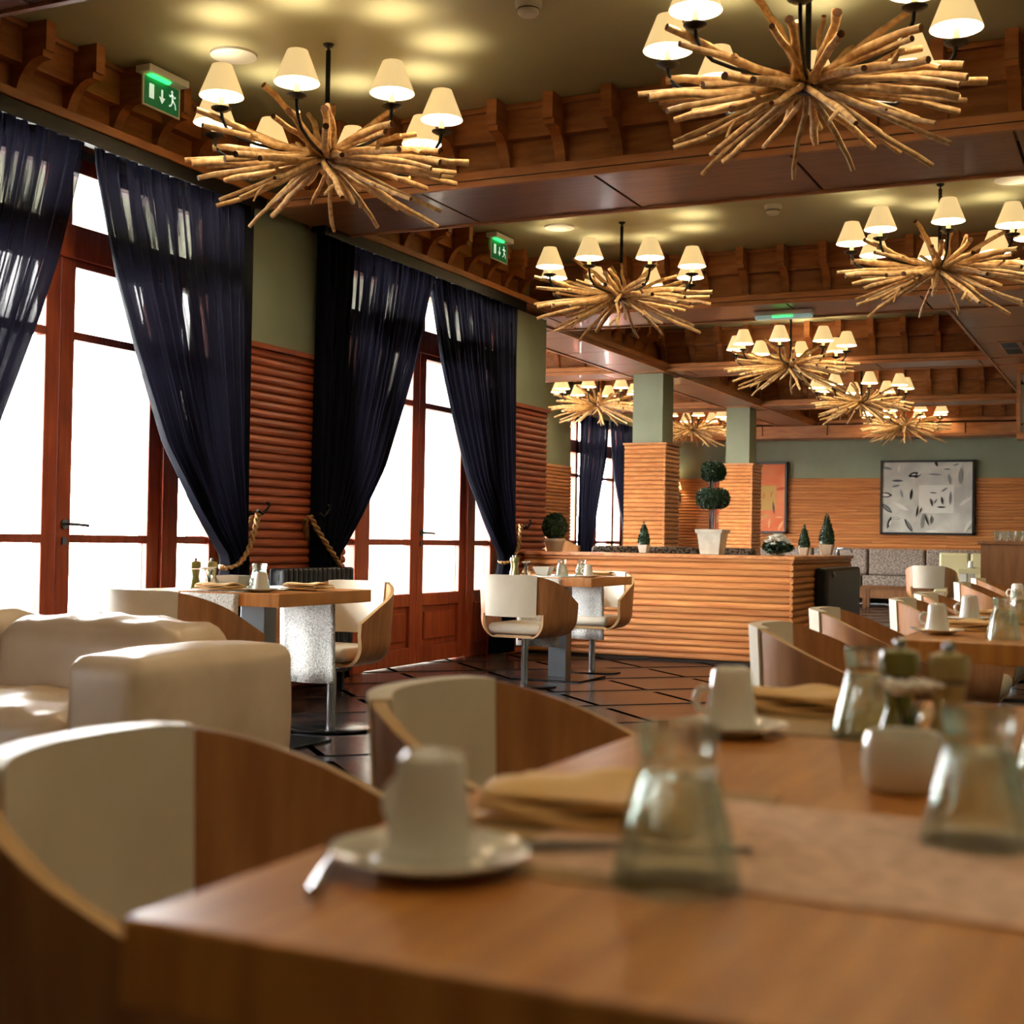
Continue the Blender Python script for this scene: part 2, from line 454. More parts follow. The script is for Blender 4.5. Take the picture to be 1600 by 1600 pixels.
# ------------------------------------------------------------------ cornice and beams
def bracket_mesh():
    p = [(0,0),(0.03,0)]
    for k in range(9):
        t = k/8*PI/2
        p.append((0.03+0.16*(1-math.cos(t)), 0.03+0.24*math.sin(t)))
    p += [(0.215,0.27),(0.215,0.30),(0.235,0.30),(0.235,0.45),(0,0.45)]
    me = MB().prism(p, lambda d, z, a: (d, a, z), -0.032, 0.032).mesh('bracket', M['trimw']); fixn(me); return me
BR = bracket_mesh()
def cornice(parent, p0, length, normal, first=0.18, pitch=0.355, zb=3.10):
    """p0 start on backing plane; normal: '-y' runs +X, '+x' runs +Y, '-x' runs +Y"""
    rz = {'+x': 0, '-y': -PI/2, '-x': PI}[normal]
    def pt(a, d):
        if normal == '-y': return (p0[0]+a, p0[1]-d)
        if normal == '+x': return (p0[0]+d, p0[1]+a)
        return (p0[0]-d, p0[1]+a)
    def bar(name, d0, d1, z0, z1, m):
        a, b = pt(0, d0), pt(length, d1)
        MB().box(min(a[0],b[0]), min(a[1],b[1]), z0, max(a[0],b[0]), max(a[1],b[1]), z1).obj(name, m, parent, bevel=0.006)
    bar('ledge', 0.0, 0.29, 3.06, zb, M['trimw'])
    bar('ledge_moulding', 0.29, 0.315, 3.07, zb+0.02, M['trimw'])
    bar('backing_board', 0.0, 0.03, zb, CEIL-0.12, M['trimw'])
    bar('frieze_board', 0.0, 0.10, CEIL-0.20, CEIL-0.025, M['trimw'])
    bar('ceiling_moulding', 0.0, 0.13, CEIL-0.03, CEIL, M['trimw'])
    a = first
    while a < length-0.05:
        q = pt(a, 0.02)
        mobj('bracket', BR, parent, (q[0], q[1], zb), rz)
        a += pitch
# left wall cornice in two bays
cw = thing('wall_cornice', 'bracketed wooden cornice above the nearest glazed doors', 'cornice', kind='structure')
cornice(cw, (-5.25, 3.9), 3.05, '+x', first=0.13)
cw2 = thing('wall_cornice', 'bracketed wooden cornice above the second glazed doors', 'cornice', kind='structure')
cornice(cw2, (-5.25, 7.75), 3.5, '+x', first=0.2)

def soffit(parent, x0, y0, x1, y1, along, size, z=3.065):
    L = (x1-x0) if along == 'x' else (y1-y0)
    n = max(1, int(round(L/size))); st = L/n
    MB().box(x0, y0, z-0.001, x1, y1, z+0.02).obj('soffit_backing', M['darkgap'], parent)
    for k in range(n):
        a = k*st+0.008; b = (k+1)*st-0.008
        if along == 'x': m = MB().box(x0+a, y0+0.03, z-0.022, x0+b, y1-0.03, z-0.001)
        else: m = MB().box(x0+0.03, y0+a, z-0.022, x1-0.03, y0+b, z-0.001)
        m.obj('soffit_panel', M['soffit'], parent, bevel=0.003)
    if along == 'x':
        MB().box(x0, y0, z-0.035, x1, y0+0.028, z).obj('edge_strip', M['trimw'], parent)
        MB().box(x0, y1-0.028, z-0.035, x1, y1, z).obj('edge_strip', M['trimw'], parent)
    else:
        MB().box(x0, y0, z-0.035, x0+0.028, y1, z).obj('edge_strip', M['trimw'], parent)
        MB().box(x1-0.028, y0, z-0.035, x1, y1, z).obj('edge_strip', M['trimw'], parent)
B0 = 3.08
ordn = ['nearest ceiling beam, with bracketed frieze crossing the room over the first chandeliers',
        'second bracketed ceiling beam, carrying the emergency light',
        'third bracketed ceiling beam, meeting the nearer green column',
        'fourth bracketed ceiling beam, meeting the farther green column']
ordn.append('beam crossing the top left corner of the picture, nearest the camera')
for k, (y0, lx, rx, bw) in enumerate(((6.96, -5.05, 3.8, 0.87), (11.30, -8.35, 3.8, 0.80), (15.36, -8.35, 3.8, 0.64), (19.70, -8.35, 3.8, 0.64), (B0, -5.05, 3.8, 0.87))):
    t = thing('ceiling_beam', ordn[k], 'beam', kind='structure')
    MB().box(lx, y0+0.29, 3.07, rx, y0+0.45, CEIL).obj('core', M['trimw'], t)
    MB().box(lx, y0+0.45, 3.07, rx, y0+bw, 3.12).obj('ledge', M['trimw'], t)
    cornice(t, (lx, y0+0.30), rx-lx, '-y', first=0.15)
    soffit(t, lx, y0-0.01, rx, y0+bw, 'x', 1.12)
t = thing('ceiling_beam', 'far bulkhead with brackets and a flat fascia above the paintings', 'beam', kind='structure')
MB().box(-8.35, 23.45, 2.84, 3.8, 24.0, CEIL).obj('core', M['trimw'], t)
cornice(t, (-8.35, 23.45), 12.1, '-y', first=0.1, pitch=0.355)
for k in range(11):
    MB().box(-8.35+k*1.12, 23.10, 2.86, -8.35+(k+1)*1.12-0.02, 23.16, 3.03).obj('fascia_panel', M['trimw'], t)
MB().box(-8.35, 23.12, 2.82, 3.8, 23.46, 2.86).obj('fascia_base', M['trimw'], t)
MB().box(-8.35, 23.15, 2.86, 3.8, 23.46, 3.03).obj('fascia_core', M['darkgap'], t)
t = thing('ceiling_beam', 'lengthwise ceiling beam resting on the two green columns', 'beam', kind='structure')
MB().box(-5.60, 12.1, 3.07, -5.45, 23.3, CEIL).obj('core', M['trimw'], t)
MB().box(-5.86, 12.1, 3.07, -5.60, 23.3, 3.12).obj('ledge', M['trimw'], t)
for a, b in ((12.18, 15.36), (16.05, 19.7), (20.4, 23.1)):
    cornice(t, (-5.52, a), b-a, '+x', first=0.15)
soffit(t, -5.86, 11.5, -5.24, 23.1, 'y', 1.05, z=3.06)
t = thing('ceiling_beam', 'lengthwise ceiling beam at right with square vent openings', 'beam', kind='structure')
MB().box(-1.32, 12.1, 3.07, -1.10, 23.3, CEIL).obj('core', M['trimw'], t)
MB().box(-1.10, 12.1, 3.07, -0.95, 23.3, 3.12).obj('ledge', M['trimw'], t)
for a, b in ((12.18, 15.36), (16.05, 19.7), (20.4, 23.1)):
    cornice(t, (-1.30, a), b-a, '-x', first=0.15)
soffit(t, -1.61, 12.1, -0.95, 23.1, 'y', 1.05, z=3.06)

# ------------------------------------------------------------------ glazed doors
def french_door(idx, yc, label, x=-5.27, hw=1.35, zt=3.0, lower=True, zb=0.0):
    t = thing('door_%d' % idx, label, 'door', kind='structure')
    W = M['door']
    def bar(name, y0, y1, z0, z1, x0=-0.035, x1=0.035, m=W, p=t, bev=0.005):
        return MB().box(x+x0, yc+y0, z0, x+x1, yc+y1, z1).obj(name, m, p, bevel=bev)
    for s in (-1, 1):
        a, b = sorted((s*hw, s*(hw-0.09))); bar('jamb', a, b, zb, zt, -0.08, 0.06)
        a, b = sorted((s*0.82, s*0.96)); bar('post', a, b, zb, 2.62, -0.07, 0.06)
    bar('head', -hw, hw, zt-0.08, zt, -0.08, 0.06)
    bar('transom_bar', -hw, hw, 2.46, 2.64, -0.075, 0.055)
    bar('transom_mullion', -0.07, 0.07, 2.64, zt-0.08)
    for s in (-1, 1):
        a, b = sorted((s*0.07, s*(hw-0.09)))
        bar('pane', a, b, 2.64, zt-0.08, -0.004, 0.004, M['pane'], bev=0)
    # sidelights
    for s in (-1, 1):
        a, b = sorted((s*0.96, s*(hw-0.09)))
        zs = (0.56, 0.94, 2.03, 2.46)
        bar('sidelight_panel', a, b, zb, 0.56)
        for z in zs[1:3]: bar('glazing_bar', a, b, z, z+0.045)
        for z0, z1 in ((0.56,0.94),(0.985,2.03),(2.075,2.46)): bar('pane', a, b, z0, z1, -0.004, 0.004, M['pane'], bev=0)
        bar('kick_board', a+0.04, b-0.04, zb+0.12, 0.46, 0.035, 0.05)
    # leaves
    for s in (-1, 1):
        leaf = bpy.data.objects.new('door_leaf', None); COL.objects.link(leaf); leaf.parent = t
        a, b = sorted((s*0.005, s*0.82))
        i0, i1 = a+0.10, b-0.10
        def lb(*k, **w): return bar(*k, p=leaf, **w)
        lb('stile', a, i0, zb+0.008, 2.46); lb('stile', i1, b, zb+0.008, 2.46)
        lb('bottom_rail', i0, i1, zb+0.008, 0.14); lb('lock_rail', i0, i1, 0.46, 0.56); lb('top_rail', i0, i1, 2.42, 2.46)
        lb('panel', i0, i1, 0.14, 0.46, x0=-0.012, x1=0.012)
        lb('raised_panel', i0+0.05, i1-0.05, 0.19, 0.41, x0=0.012, x1=0.024)
        lb('glazing_bar', i0, i1, 0.94, 0.985); lb('glazing_bar', i0, i1, 2.03, 2.075)
        for z0, z1 in ((0.56,0.94),(0.985,2.03),(2.075,2.42)): lb('pane', i0, i1, z0, z1, x0=-0.004, x1=0.004, m=M['pane'], bev=0)
        if s == 1:
            h = MB().lathe([(0.026,0),(0.026,0.012)], 16)
            h.v = [(x+0.035+p[2], yc+a+0.05+p[0], 1.04+p[1]) for p in h.v]
            h.tube([(x+0.045, yc+a+0.05, 1.04),(x+0.085, yc+a+0.05, 1.04),(x+0.09, yc+a+0.08, 1.04),(x+0.088, yc+a+0.18, 1.035)], 0.009, 8)
            h.box(x+0.035, yc+a+0.035, 0.93, x+0.045, yc+a+0.065, 0.97)
            h.obj('handle', M['steel'], leaf, smooth=40)
    return t
french_door(1, DOORS[1], 'red brown glazed double door, nearest in view, behind the white sofa')
french_door(2, DOORS[2], 'red brown glazed double door between the second pair of curtains')
french_door(3, DOORS[0], 'added unseen red brown glazed double door beside the camera, for daylight')  # unseen door, added as a daylight source for the foreground
# window in the side recess
def side_window(idx, yc, label):
    t = thing('window_%d' % idx, label, 'window', kind='structure')
    x = -8.5
    def bar(name, y0, y1, z0, z1, x0=-0.05, x1=0.05, m=M['door']): MB().box(x+x0, yc+y0, z0, x+x1, yc+y1, z1).obj(name, m, t)
    bar('frame', -1.3, -1.2, 0.45, 3.0); bar('frame', 1.2, 1.3, 0.45, 3.0)
    bar('mullion', -0.07, 0.11, 0.45, 3.0); bar('frame', -1.3, 1.3, 0.45, 0.55); bar('frame', -1.3, 1.3, 2.92, 3.0)
    bar('mullion', 0.80, 0.90, 0.45, 3.0); bar('mullion', -0.85, -0.75, 0.45, 3.0)
    for z in (0.95, 2.03, 2.42): bar('glazing_bar', -1.3, 1.3, z, z+(0.05 if z<2.4 else 0.2))
    for a, b in ((-1.2,-0.07),(0.11,1.2)): bar('pane', a, b, 0.55, 2.92, -0.004, 0.004, M['pane'])
side_window(1, 21.15, 'tall red brown window in the recess behind the bar counter')
side_window(2, 17.25, 'added tall red brown window hidden behind the nearer column, for daylight')  # hidden windows added for daylight on the columns and far wall
side_window(3, 13.35, 'added tall red brown window hidden behind the window wall, for daylight')

# ------------------------------------------------------------------ curtains
def interp(tab, z):
    if z >= tab[0][0]: return tab[0][1]
    for (z0, w0), (z1, w1) in zip(tab[:-1], tab[1:]):
        if z >= z1:
            k = (z0-z)/(z0-z1); return w0+(w1-w0)*k
    return tab[-1][1]
TIE = [(3.02,1.0),(2.9,0.99),(2.35,0.86),(2.0,0.745),(1.5,0.56),(1.15,0.35),(0.98,0.235),(0.86,0.145),(0.78,0.15),(0.6,0.20),(0.3,0.24),(0.0,0.26)]
def curtain(label, outer, inner, x=-4.99, z0=3.004, z1=0.04, nf=15, seed=1, tie=True, tab=TIE, hook=True, hookdir=1):
    rnd = random.Random(seed)
    ph = [rnd.uniform(0, 6.28) for _ in range(3)]
    W = inner-outer; sg = 1 if W > 0 else -1
    t = thing('curtain', label, 'curtain', (x, outer, 0))
    nu, nv = 150, 46
    def fn(u, v):
        z = z0+(z1-z0)*v
        w = interp(tab, z)
        # folds gather unevenly
        uu = u + 0.012*math.sin(9*u+ph[1])
        amp = 0.022 + 0.02*min(1, (1-w))
        d = amp*math.sin(2*PI*nf*uu+ph[0]+0.3*math.sin(3*v)) + 0.012*math.sin(2*PI*nf*0.37*uu+ph[2])
        d += 0.03*(1-w)*math.sin(PI*u)           # bulge of gathered cloth
        y = W*w*uu + 0.006*math.sin(2*PI*nf*uu*2+ph[1])*w
        if z < 0.9: d += 0.0
        return (d, y, z)
    co = MB().grid(fn, nu, nv).obj('cloth', M['curtain'], t, smooth=180)
    uv = co.data.uv_layers.new(name='UVMap')
    for lp in co.data.loops:
        k = lp.vertex_index
        uv.data[lp.index].uv = ((k % (nu+1))/nu + seed*0.37, (k // (nu+1))/nv)
    # beaded hem along the inner edge
    if tie:
        zt = 0.86; w = abs(W)*interp(tab, zt)
        hy = -sg*0.10                       # hook sits just outside the curtain on the wall
        pts = [(0.02, hy, 1.13), (0.05, hy*0.3, 1.02), (0.075, sg*w*0.35, 0.90), (0.07, sg*w*0.8, 0.82), (0.02, sg*(w+0.03), 0.80), (-0.05, sg*w*0.7, 0.84), (-0.06, 0, 0.98), (-0.02, hy, 1.12)]
        dense = []
        P = [Vector(p) for p in pts]
        for k in range(len(P)-1):
            a = P[max(k-1,0)]; b = P[k]; c = P[k+1]; d = P[min(k+2,len(P)-1)]
            for q in range(10):
                s = q/10
                dense.append(0.5*((2*b)+(c-a)*s+(2*a-5*b+4*c-d)*s*s+(3*b-a-3*c+d)*s**3))
        for st in range(2):
            mb = MB(); hp = []
            for k, p in enumerate(dense):
                an = k*0.9+st*PI
                hp.append(p+Vector((0.011*math.cos(an), 0.011*math.sin(an), 0.004*math.sin(an))))
            mb.tube(hp, 0.011, 6).obj('tieback_rope', M['rope'], t, smooth=60)
    return t
def wall_hook(label, y, z, x=XW+0.028):
    t = thing('curtain_hook', label, 'hook', (x, y, z))
    MB().tube([(0,0,0),(0.10,0,0)], 0.008, 8).tube([(0.10,-0.05,0.02),(0.10,0.0,0.0),(0.10,0.05,0.03)], 0.009, 8).obj('arm', M['iron'], t, smooth=50)
    m = MB().lathe([(0.022,0),(0.022,0.006)], 12); m.v = [(p[2], p[0], p[1]) for p in m.v]; m.obj('backplate', M['iron'], t)
    m = MB(); m.tube([(0.10,0.05,0.03),(0.10,0.07,0.05),(0.10,0.065,0.075),(0.10,0.045,0.07)], 0.007, 8).obj('curl', M['iron'], t, smooth=50)
    return t
curtain('navy sheer curtain at the far left edge, tied toward the camera', 4.10, 5.31, seed=3, nf=13)
curtain('navy sheer curtain right of the nearest glazed door, tied beside the red slatted pier', 6.78, 5.38, seed=4, nf=16)
curtain('dark sheer curtain left of the second glazed door, with beaded edge', 7.55, 9.05, seed=5, nf=18)
curtain('dark sheer curtain right of the second glazed door, next to the bar counter', 10.62, 9.06, seed=6, nf=18)
curtain('brown black curtain left of the recess window', 19.9, 21.15, x=-8.22, seed=8, tie=False, z1=0.38,
        tab=[(3.03,1.0),(2.35,0.93),(2.0,0.8),(1.5,0.62),(1.0,0.45),(0.4,0.4)])
curtain('brown black curtain right of the recess window', 22.6, 21.18, x=-8.22, seed=9, tie=False, z1=0.38,
        tab=[(3.03,1.0),(2.35,0.9),(2.0,0.8),(1.5,0.6),(1.0,0.4),(0.4,0.35)])
curtain('added unseen closed navy curtain blocking light from the door beside the camera', 2.95, 1.60, seed=10, nf=12, tie=False, tab=[(3.1,1.0),(0.0,1.0)])  # unseen closed curtains added to cut the daylight of that door
curtain('added unseen closed navy curtain left of the camera, blocking daylight', 0.15, 1.54, seed=11, nf=12, tie=False, tab=[(3.1,1.0),(0.0,1.0)])
wall_hook('iron curtain hook on the left side of the red slatted pier', 6.90, 1.13)
wall_hook('iron curtain hook on the right side of the red slatted pier', 7.58, 1.13)
wall_hook('iron curtain hook on the narrow pier beside the ball topiary', 10.82, 1.10)
wall_hook('iron curtain hook by the far left curtain', 4.0, 1.13)
for lab, a, b in (('dark curtain track under the nearest cornice', 3.95, 6.85), ('dark curtain track under the second cornice', 7.5, 10.68)):
    t = thing('curtain_track', lab, 'curtain rail')
    MB().box(-5.04, a, 3.01, -4.94, b, 3.06).obj('rail', M['iron'], t)
    MB().box(-4.942, a, 2.985, -4.93, b, 3.06).obj('fascia', M['iron'], t)  # added dark strip that covers the light gap above the curtains

# ------------------------------------------------------------------ chandeliers
def chandelier_proto():
    rnd = random.Random(21)
    t = thing('driftwood_chandelier', 'proto', 'chandelier', group='driftwood branch chandeliers')
    MB().tube([(0,0,0.02),(0,0,0.555)], 0.013, 10).obj('rod', M['iron'], t, smooth=50)
    MB().tube([(0.016*math.cos(a*PI/6),0,0.572+0.018*math.sin(a*PI/6)) for a in range(12)], 0.005, 6, closed=True).lathe([(0.03,0.588),(0.02,0.575),(0.008,0.57)],12).obj('ceiling_hook', M['iron'], t, smooth=50)
    MB().lathe([(0.0,-0.045),(0.045,-0.04),(0.06,-0.02),(0.06,0.02),(0.035,0.05),(0.0,0.055)], 16).obj('hub', M['iron'], t, smooth=50)
    n = 64
    for k in range(n):
        az = k*2.39996 + rnd.uniform(-0.12, 0.12)
        q = k/n
        if q < 0.17: el = rnd.uniform(-0.62,-0.36); ln = rnd.uniform(0.48,0.70); r0 = rnd.uniform(0.011,0.015)
        elif q < 0.52: el = rnd.uniform(-0.34,-0.08); ln = rnd.uniform(0.56,0.72); r0 = rnd.uniform(0.012,0.019)
        elif q < 0.82: el = rnd.uniform(-0.08,0.13); ln = rnd.uniform(0.55,0.72); r0 = rnd.uniform(0.014,0.022)
        elif q < 0.94: el = rnd.uniform(0.18,0.40); ln = rnd.uniform(0.44,0.60); r0 = rnd.uniform(0.012,0.019)
        else: el = rnd.uniform(0.65,0.95); ln = rnd.uniform(0.24,0.34); r0 = rnd.uniform(0.013,0.018)
        sh0 = rnd.uniform(-0.035, 0.035)
        d = Vector((math.cos(az)*math.cos(el), math.sin(az)*math.cos(el), math.sin(el)))
        s = Vector((-math.sin(az), math.cos(az), 0)); u = d.cross(s)
        pts = []; rad = []
        o1 = o2 = 0.0; v1 = rnd.uniform(-1,1); v2 = rnd.uniform(-1,1)
        for i in range(8):
            f = i/7
            pts.append(d*(0.02+ln*f) + s*(o1+sh0*(1-f)) + u*o2)
            v1 = v1*0.5 + rnd.uniform(-1,1)*0.8; v2 = v2*0.5 + rnd.uniform(-1,1)*0.8
            o1 += 0.014*v1; o2 += 0.012*v2
            rad.append(1.15*r0*(1.0-0.25*f)*rnd.uniform(0.9,1.12))
        mb = MB().tube(pts, rad, 7, cap=False)
        nb = len(mb.v)
        mb.add([mb.v[i] for i in range(nb-7, nb)], [tuple(range(7))], 1)
        if rnd.random() < 0.3:   # side twig
            i = rnd.choice((4,5)); p = pts[i]
            e = p + d*rnd.uniform(0.05,0.10) + s*rnd.uniform(-0.07,0.07) + u*rnd.uniform(-0.05,0.05)
            mb.tube([p, (p+e)/2+u*0.008, e], [rad[i]*0.75, rad[i]*0.65, rad[i]*0.55], 6)
        mb.obj('branch', [M['branch'], M['branchend']], t, smooth=60)
    # lamp arms
    arm_me = MB().tube([(0.03,0,0.0),(0.2,0,-0.012),(0.40,0,-0.012),(0.51,0,0.0),(0.570,0,0.035),(0.593,0,0.075),(0.60,0,0.118)], 0.0085, 8).mesh('arm', M['iron'], 60)
    cup_me = MB().lathe([(0.006,0.108),(0.03,0.112),(0.050,0.124),(0.050,0.129),(0.03,0.122),(0.0,0.120)], 18, (0.60,0,0)).mesh('drip_cup', M['iron'], 50)
    can_me = MB().lathe([(0.0,0.12),(0.015,0.12),(0.013,0.215),(0.0,0.215)], 12, (0.60,0,0)).mesh('candle', M['candle'], 50)
    sh = MB()
    sh.lathe([(0.110,0.185),(0.050,0.338)], 28, (0.60,0,0), 0, caps=False)
    sh.lathe([(0.107,0.185),(0.047,0.338)], 28, (0.60,0,0), 1, caps=False)
    sh.lathe([(0.107,0.185),(0.110,0.185)], 28, (0.60,0,0), 0, caps=False)
    sh.lathe([(0.047,0.338),(0.050,0.338)], 28, (0.60,0,0), 0, caps=False)
    sh_me = sh.mesh('shade', [M['shade'], M['liner']], 40)
    ld = bpy.data.lights.new('bulb_light', 'POINT'); ld.energy = BULB_W; ld.color = (1.0, 0.80, 0.52); ld.shadow_soft_size = 0.04
    bulb_me = MB().lathe([(0.0,0.298),(0.012,0.302),(0.019,0.325),(0.014,0.348),(0.0,0.362)], 12, (0.60,0,0)).mesh('bulb', M['bulb'], 60)
    for k in range(8):
        rz = k*PI/4
        a = mobj('lamp_arm', arm_me, t, rz=rz)
        for nm, me in (('drip_cup', cup_me), ('candle', can_me), ('shade', sh_me)):
            mobj(nm, me, a)
        lo = bpy.data.objects.new('bulb_light', ld); COL.objects.link(lo); lo.parent = a; lo.location = (0.60,0,0.245)
    return t
CH = chandelier_proto()
HZ = 2.96
for x, y, th0, lab in (
    (-3.88, 5.90,-14,'driftwood chandelier with eight shades nearest the left curtains, above the sofa'),
    (-1.338,5.71, -3,'largest driftwood chandelier at upper right, top shades cut by the frame'),
    (-3.85,10.13,-24,'driftwood chandelier above the far window table and the topiaries'),
    (-1.364,9.86,  5,'driftwood chandelier at the right edge below the largest one'),
    (-3.59,14.68,-11,'driftwood chandelier under the third beam, in the middle of the long row'),
    (-3.61,18.78, 10,'small distant driftwood chandelier, fourth in the long row'),
    (-3.64,22.60,-22,'farthest driftwood chandelier, just above the grey painting'),
    (-7.215,18.15,-14,'distant driftwood chandelier in front of the recess curtains'),
    (-1.34, 1.50, 0,'added unseen driftwood chandelier above the foreground table, for fill light'),  # chandeliers outside the frame are added to brighten the foreground
    (1.15, 1.40, 0,'added unseen driftwood chandelier right of the camera, for fill light'),
    (-1.34, -2.60, 0,'added unseen driftwood chandelier behind the camera, for fill light'),
    (1.15, 10.0, 0,'added unseen driftwood chandelier right of the second bay, for fill light'),
    (1.15, 5.70, 0,'added unseen driftwood chandelier right of the largest one, for fill light'),
    (-7.234,22.60,10,'distant driftwood chandelier between the two green columns')):
    toward = math.atan2(-y, -x)          # azimuth pointing at the viewer's spot
    # theta measured to the viewer's right of that direction
    place(CH, (x, y, HZ), toward + math.radians(th0), lab)

# ------------------------------------------------------------------ ceiling fittings
def smoke(x, y, label):
    t = thing('smoke_detector', label, 'smoke detector', (x, y, CEIL), group='smoke detectors')
    MB().lathe([(0.065,0),(0.065,-0.02),(0.06,-0.03)], 24).obj('base', M['white'], t, smooth=40)
    MB().lathe([(0.05,-0.03),(0.052,-0.055),(0.04,-0.07),(0.0,-0.075)], 24).obj('cap', M['white'], t, smooth=40)
    for k in range(3): MB().lathe([(0.0535-0.006*k,-0.040-0.011*k),(0.0535-0.006*k,-0.0455-0.011*k)], 24, caps=False).obj('slot', M['darkgap'], t)
smoke(-2.69, 5.79, 'white smoke detector at the top edge between the two nearest chandeliers')
smoke(-2.60, 10.03, 'white smoke detector on the ceiling of the second bay')
def speaker(x, y, label):
    t = thing('ceiling_speaker', label, 'speaker', (x, y, CEIL), group='round ceiling speakers')
    MB().lathe([(0.125,0),(0.122,-0.012),(0.105,-0.014)], 32).obj('rim', M['white'], t, smooth=40)
    MB().lathe([(0.105,-0.010),(0.0,-0.012)], 32).obj('grille', mat('speaker grille', C(190,172,138), 0.8), t, smooth=40)
speaker(-4.43, 5.83, 'round white ceiling speaker beside the left chandelier')
speaker(-4.38, 10.10, 'round white ceiling speaker in the second bay near the exit sign')
speaker(-0.89, 9.90, 'round white ceiling speaker at the right edge')

def exit_sign(y, label):
    t = thing('exit_sign', label, 'exit sign', (-4.94, y, 3.36)); t.scale = (0.72, 0.66, 0.72)
    MB().box(-0.05,-0.25,0.17,0.09,0.25,0.225).obj('housing', M['white'], t, bevel=0.008)
    MB().box(0.0,-0.17,0.155,0.05,0.06,0.17).obj('lamp', M['ledgreen'], t)
    p = MB().box(0.0,-0.235,-0.07,0.012,0.235,0.165).obj('plate', M['white'], t)
    MB().box(0.012,-0.215,-0.055,0.0145,0.215,0.155).obj('green_face', M['green'], p)
    X = 0.0155
    def poly(mb, pts): mb.add([(X, a, b) for a, b in pts], [tuple(range(len(pts)))])
    mb = MB(); poly(mb, [(-0.16,0.0),(-0.10,0.0),(-0.10,0.11),(-0.16,0.11)]); mb.obj('door_symbol', M['signwhite'], p)
    mb = MB(); poly(mb, [(-0.012,0.10),(-0.012,0.04),(0.012,0.04),(0.012,0.10)]); poly(mb, [(-0.04,0.04),(0.0,-0.01),(0.04,0.04)]); mb.obj('arrow_symbol', M['signwhite'], p)
    mb = MB()
    poly(mb, [(0.125+0.014*math.cos(a), 0.115+0.014*math.sin(a)) for a in [k*PI/5 for k in range(10)]])
    for a, b, w in (((0.125,0.10),(0.135,0.045),0.011),((0.135,0.05),(0.165,0.03),0.007),((0.165,0.03),(0.175,-0.01),0.007),((0.132,0.05),(0.12,0.015),0.007),((0.12,0.015),(0.09,0.0),0.007),((0.127,0.095),(0.10,0.075),0.006),((0.10,0.075),(0.09,0.09),0.006),((0.127,0.095),(0.16,0.075),0.006),((0.16,0.075),(0.17,0.09),0.006)):
        dx, dz = b[0]-a[0], b[1]-a[1]; L = math.hypot(dx, dz); nx, nz = -dz/L*w, dx/L*w
        poly(mb, [(a[0]+nx,a[1]+nz),(b[0]+nx,b[1]+nz),(b[0]-nx,b[1]-nz),(a[0]-nx,a[1]-nz)])
    mb.obj('running_figure_symbol', M['signwhite'], p)
exit_sign(5.86, 'green running figure exit sign on the cornice beside the left chandelier')
exit_sign(10.12, 'green running figure exit sign on the cornice above the second curtains')
t = thing('emergency_light', 'long narrow emergency light with green lamp under the second beam', 'emergency light', (-2.93, 11.72, 3.03))
MB().box(-0.26,-0.055,-0.03,0.26,0.055,0.012).obj('housing', M['white'], t, bevel=0.012)
MB().box(-0.25,-0.05,-0.06,0.25,0.05,-0.03).obj('diffuser', M['lens'], t, bevel=0.015)
MB().box(-0.09,-0.053,-0.052,0.09,-0.0505,-0.040).obj('lamp', M['ledgreen'], t)
for yv in (14.6, 17.9):
    t = thing('ceiling_vent', 'square vent with four dark openings on the right beam, %s' % ('nearer' if yv < 16 else 'farther'), 'vent', (-1.2, yv, 3.033))
    MB().box(-0.2,-0.45,-0.006,0.2,0.45,0.006).obj('frame', M['trimw'], t)
    for a in (-0.1, 0.1):
        for b in (-0.22, 0.22):
            MB().box(a-0.075,b-0.19,-0.009,a+0.075,b+0.19,-0.006).obj('opening', M['vent'], t)

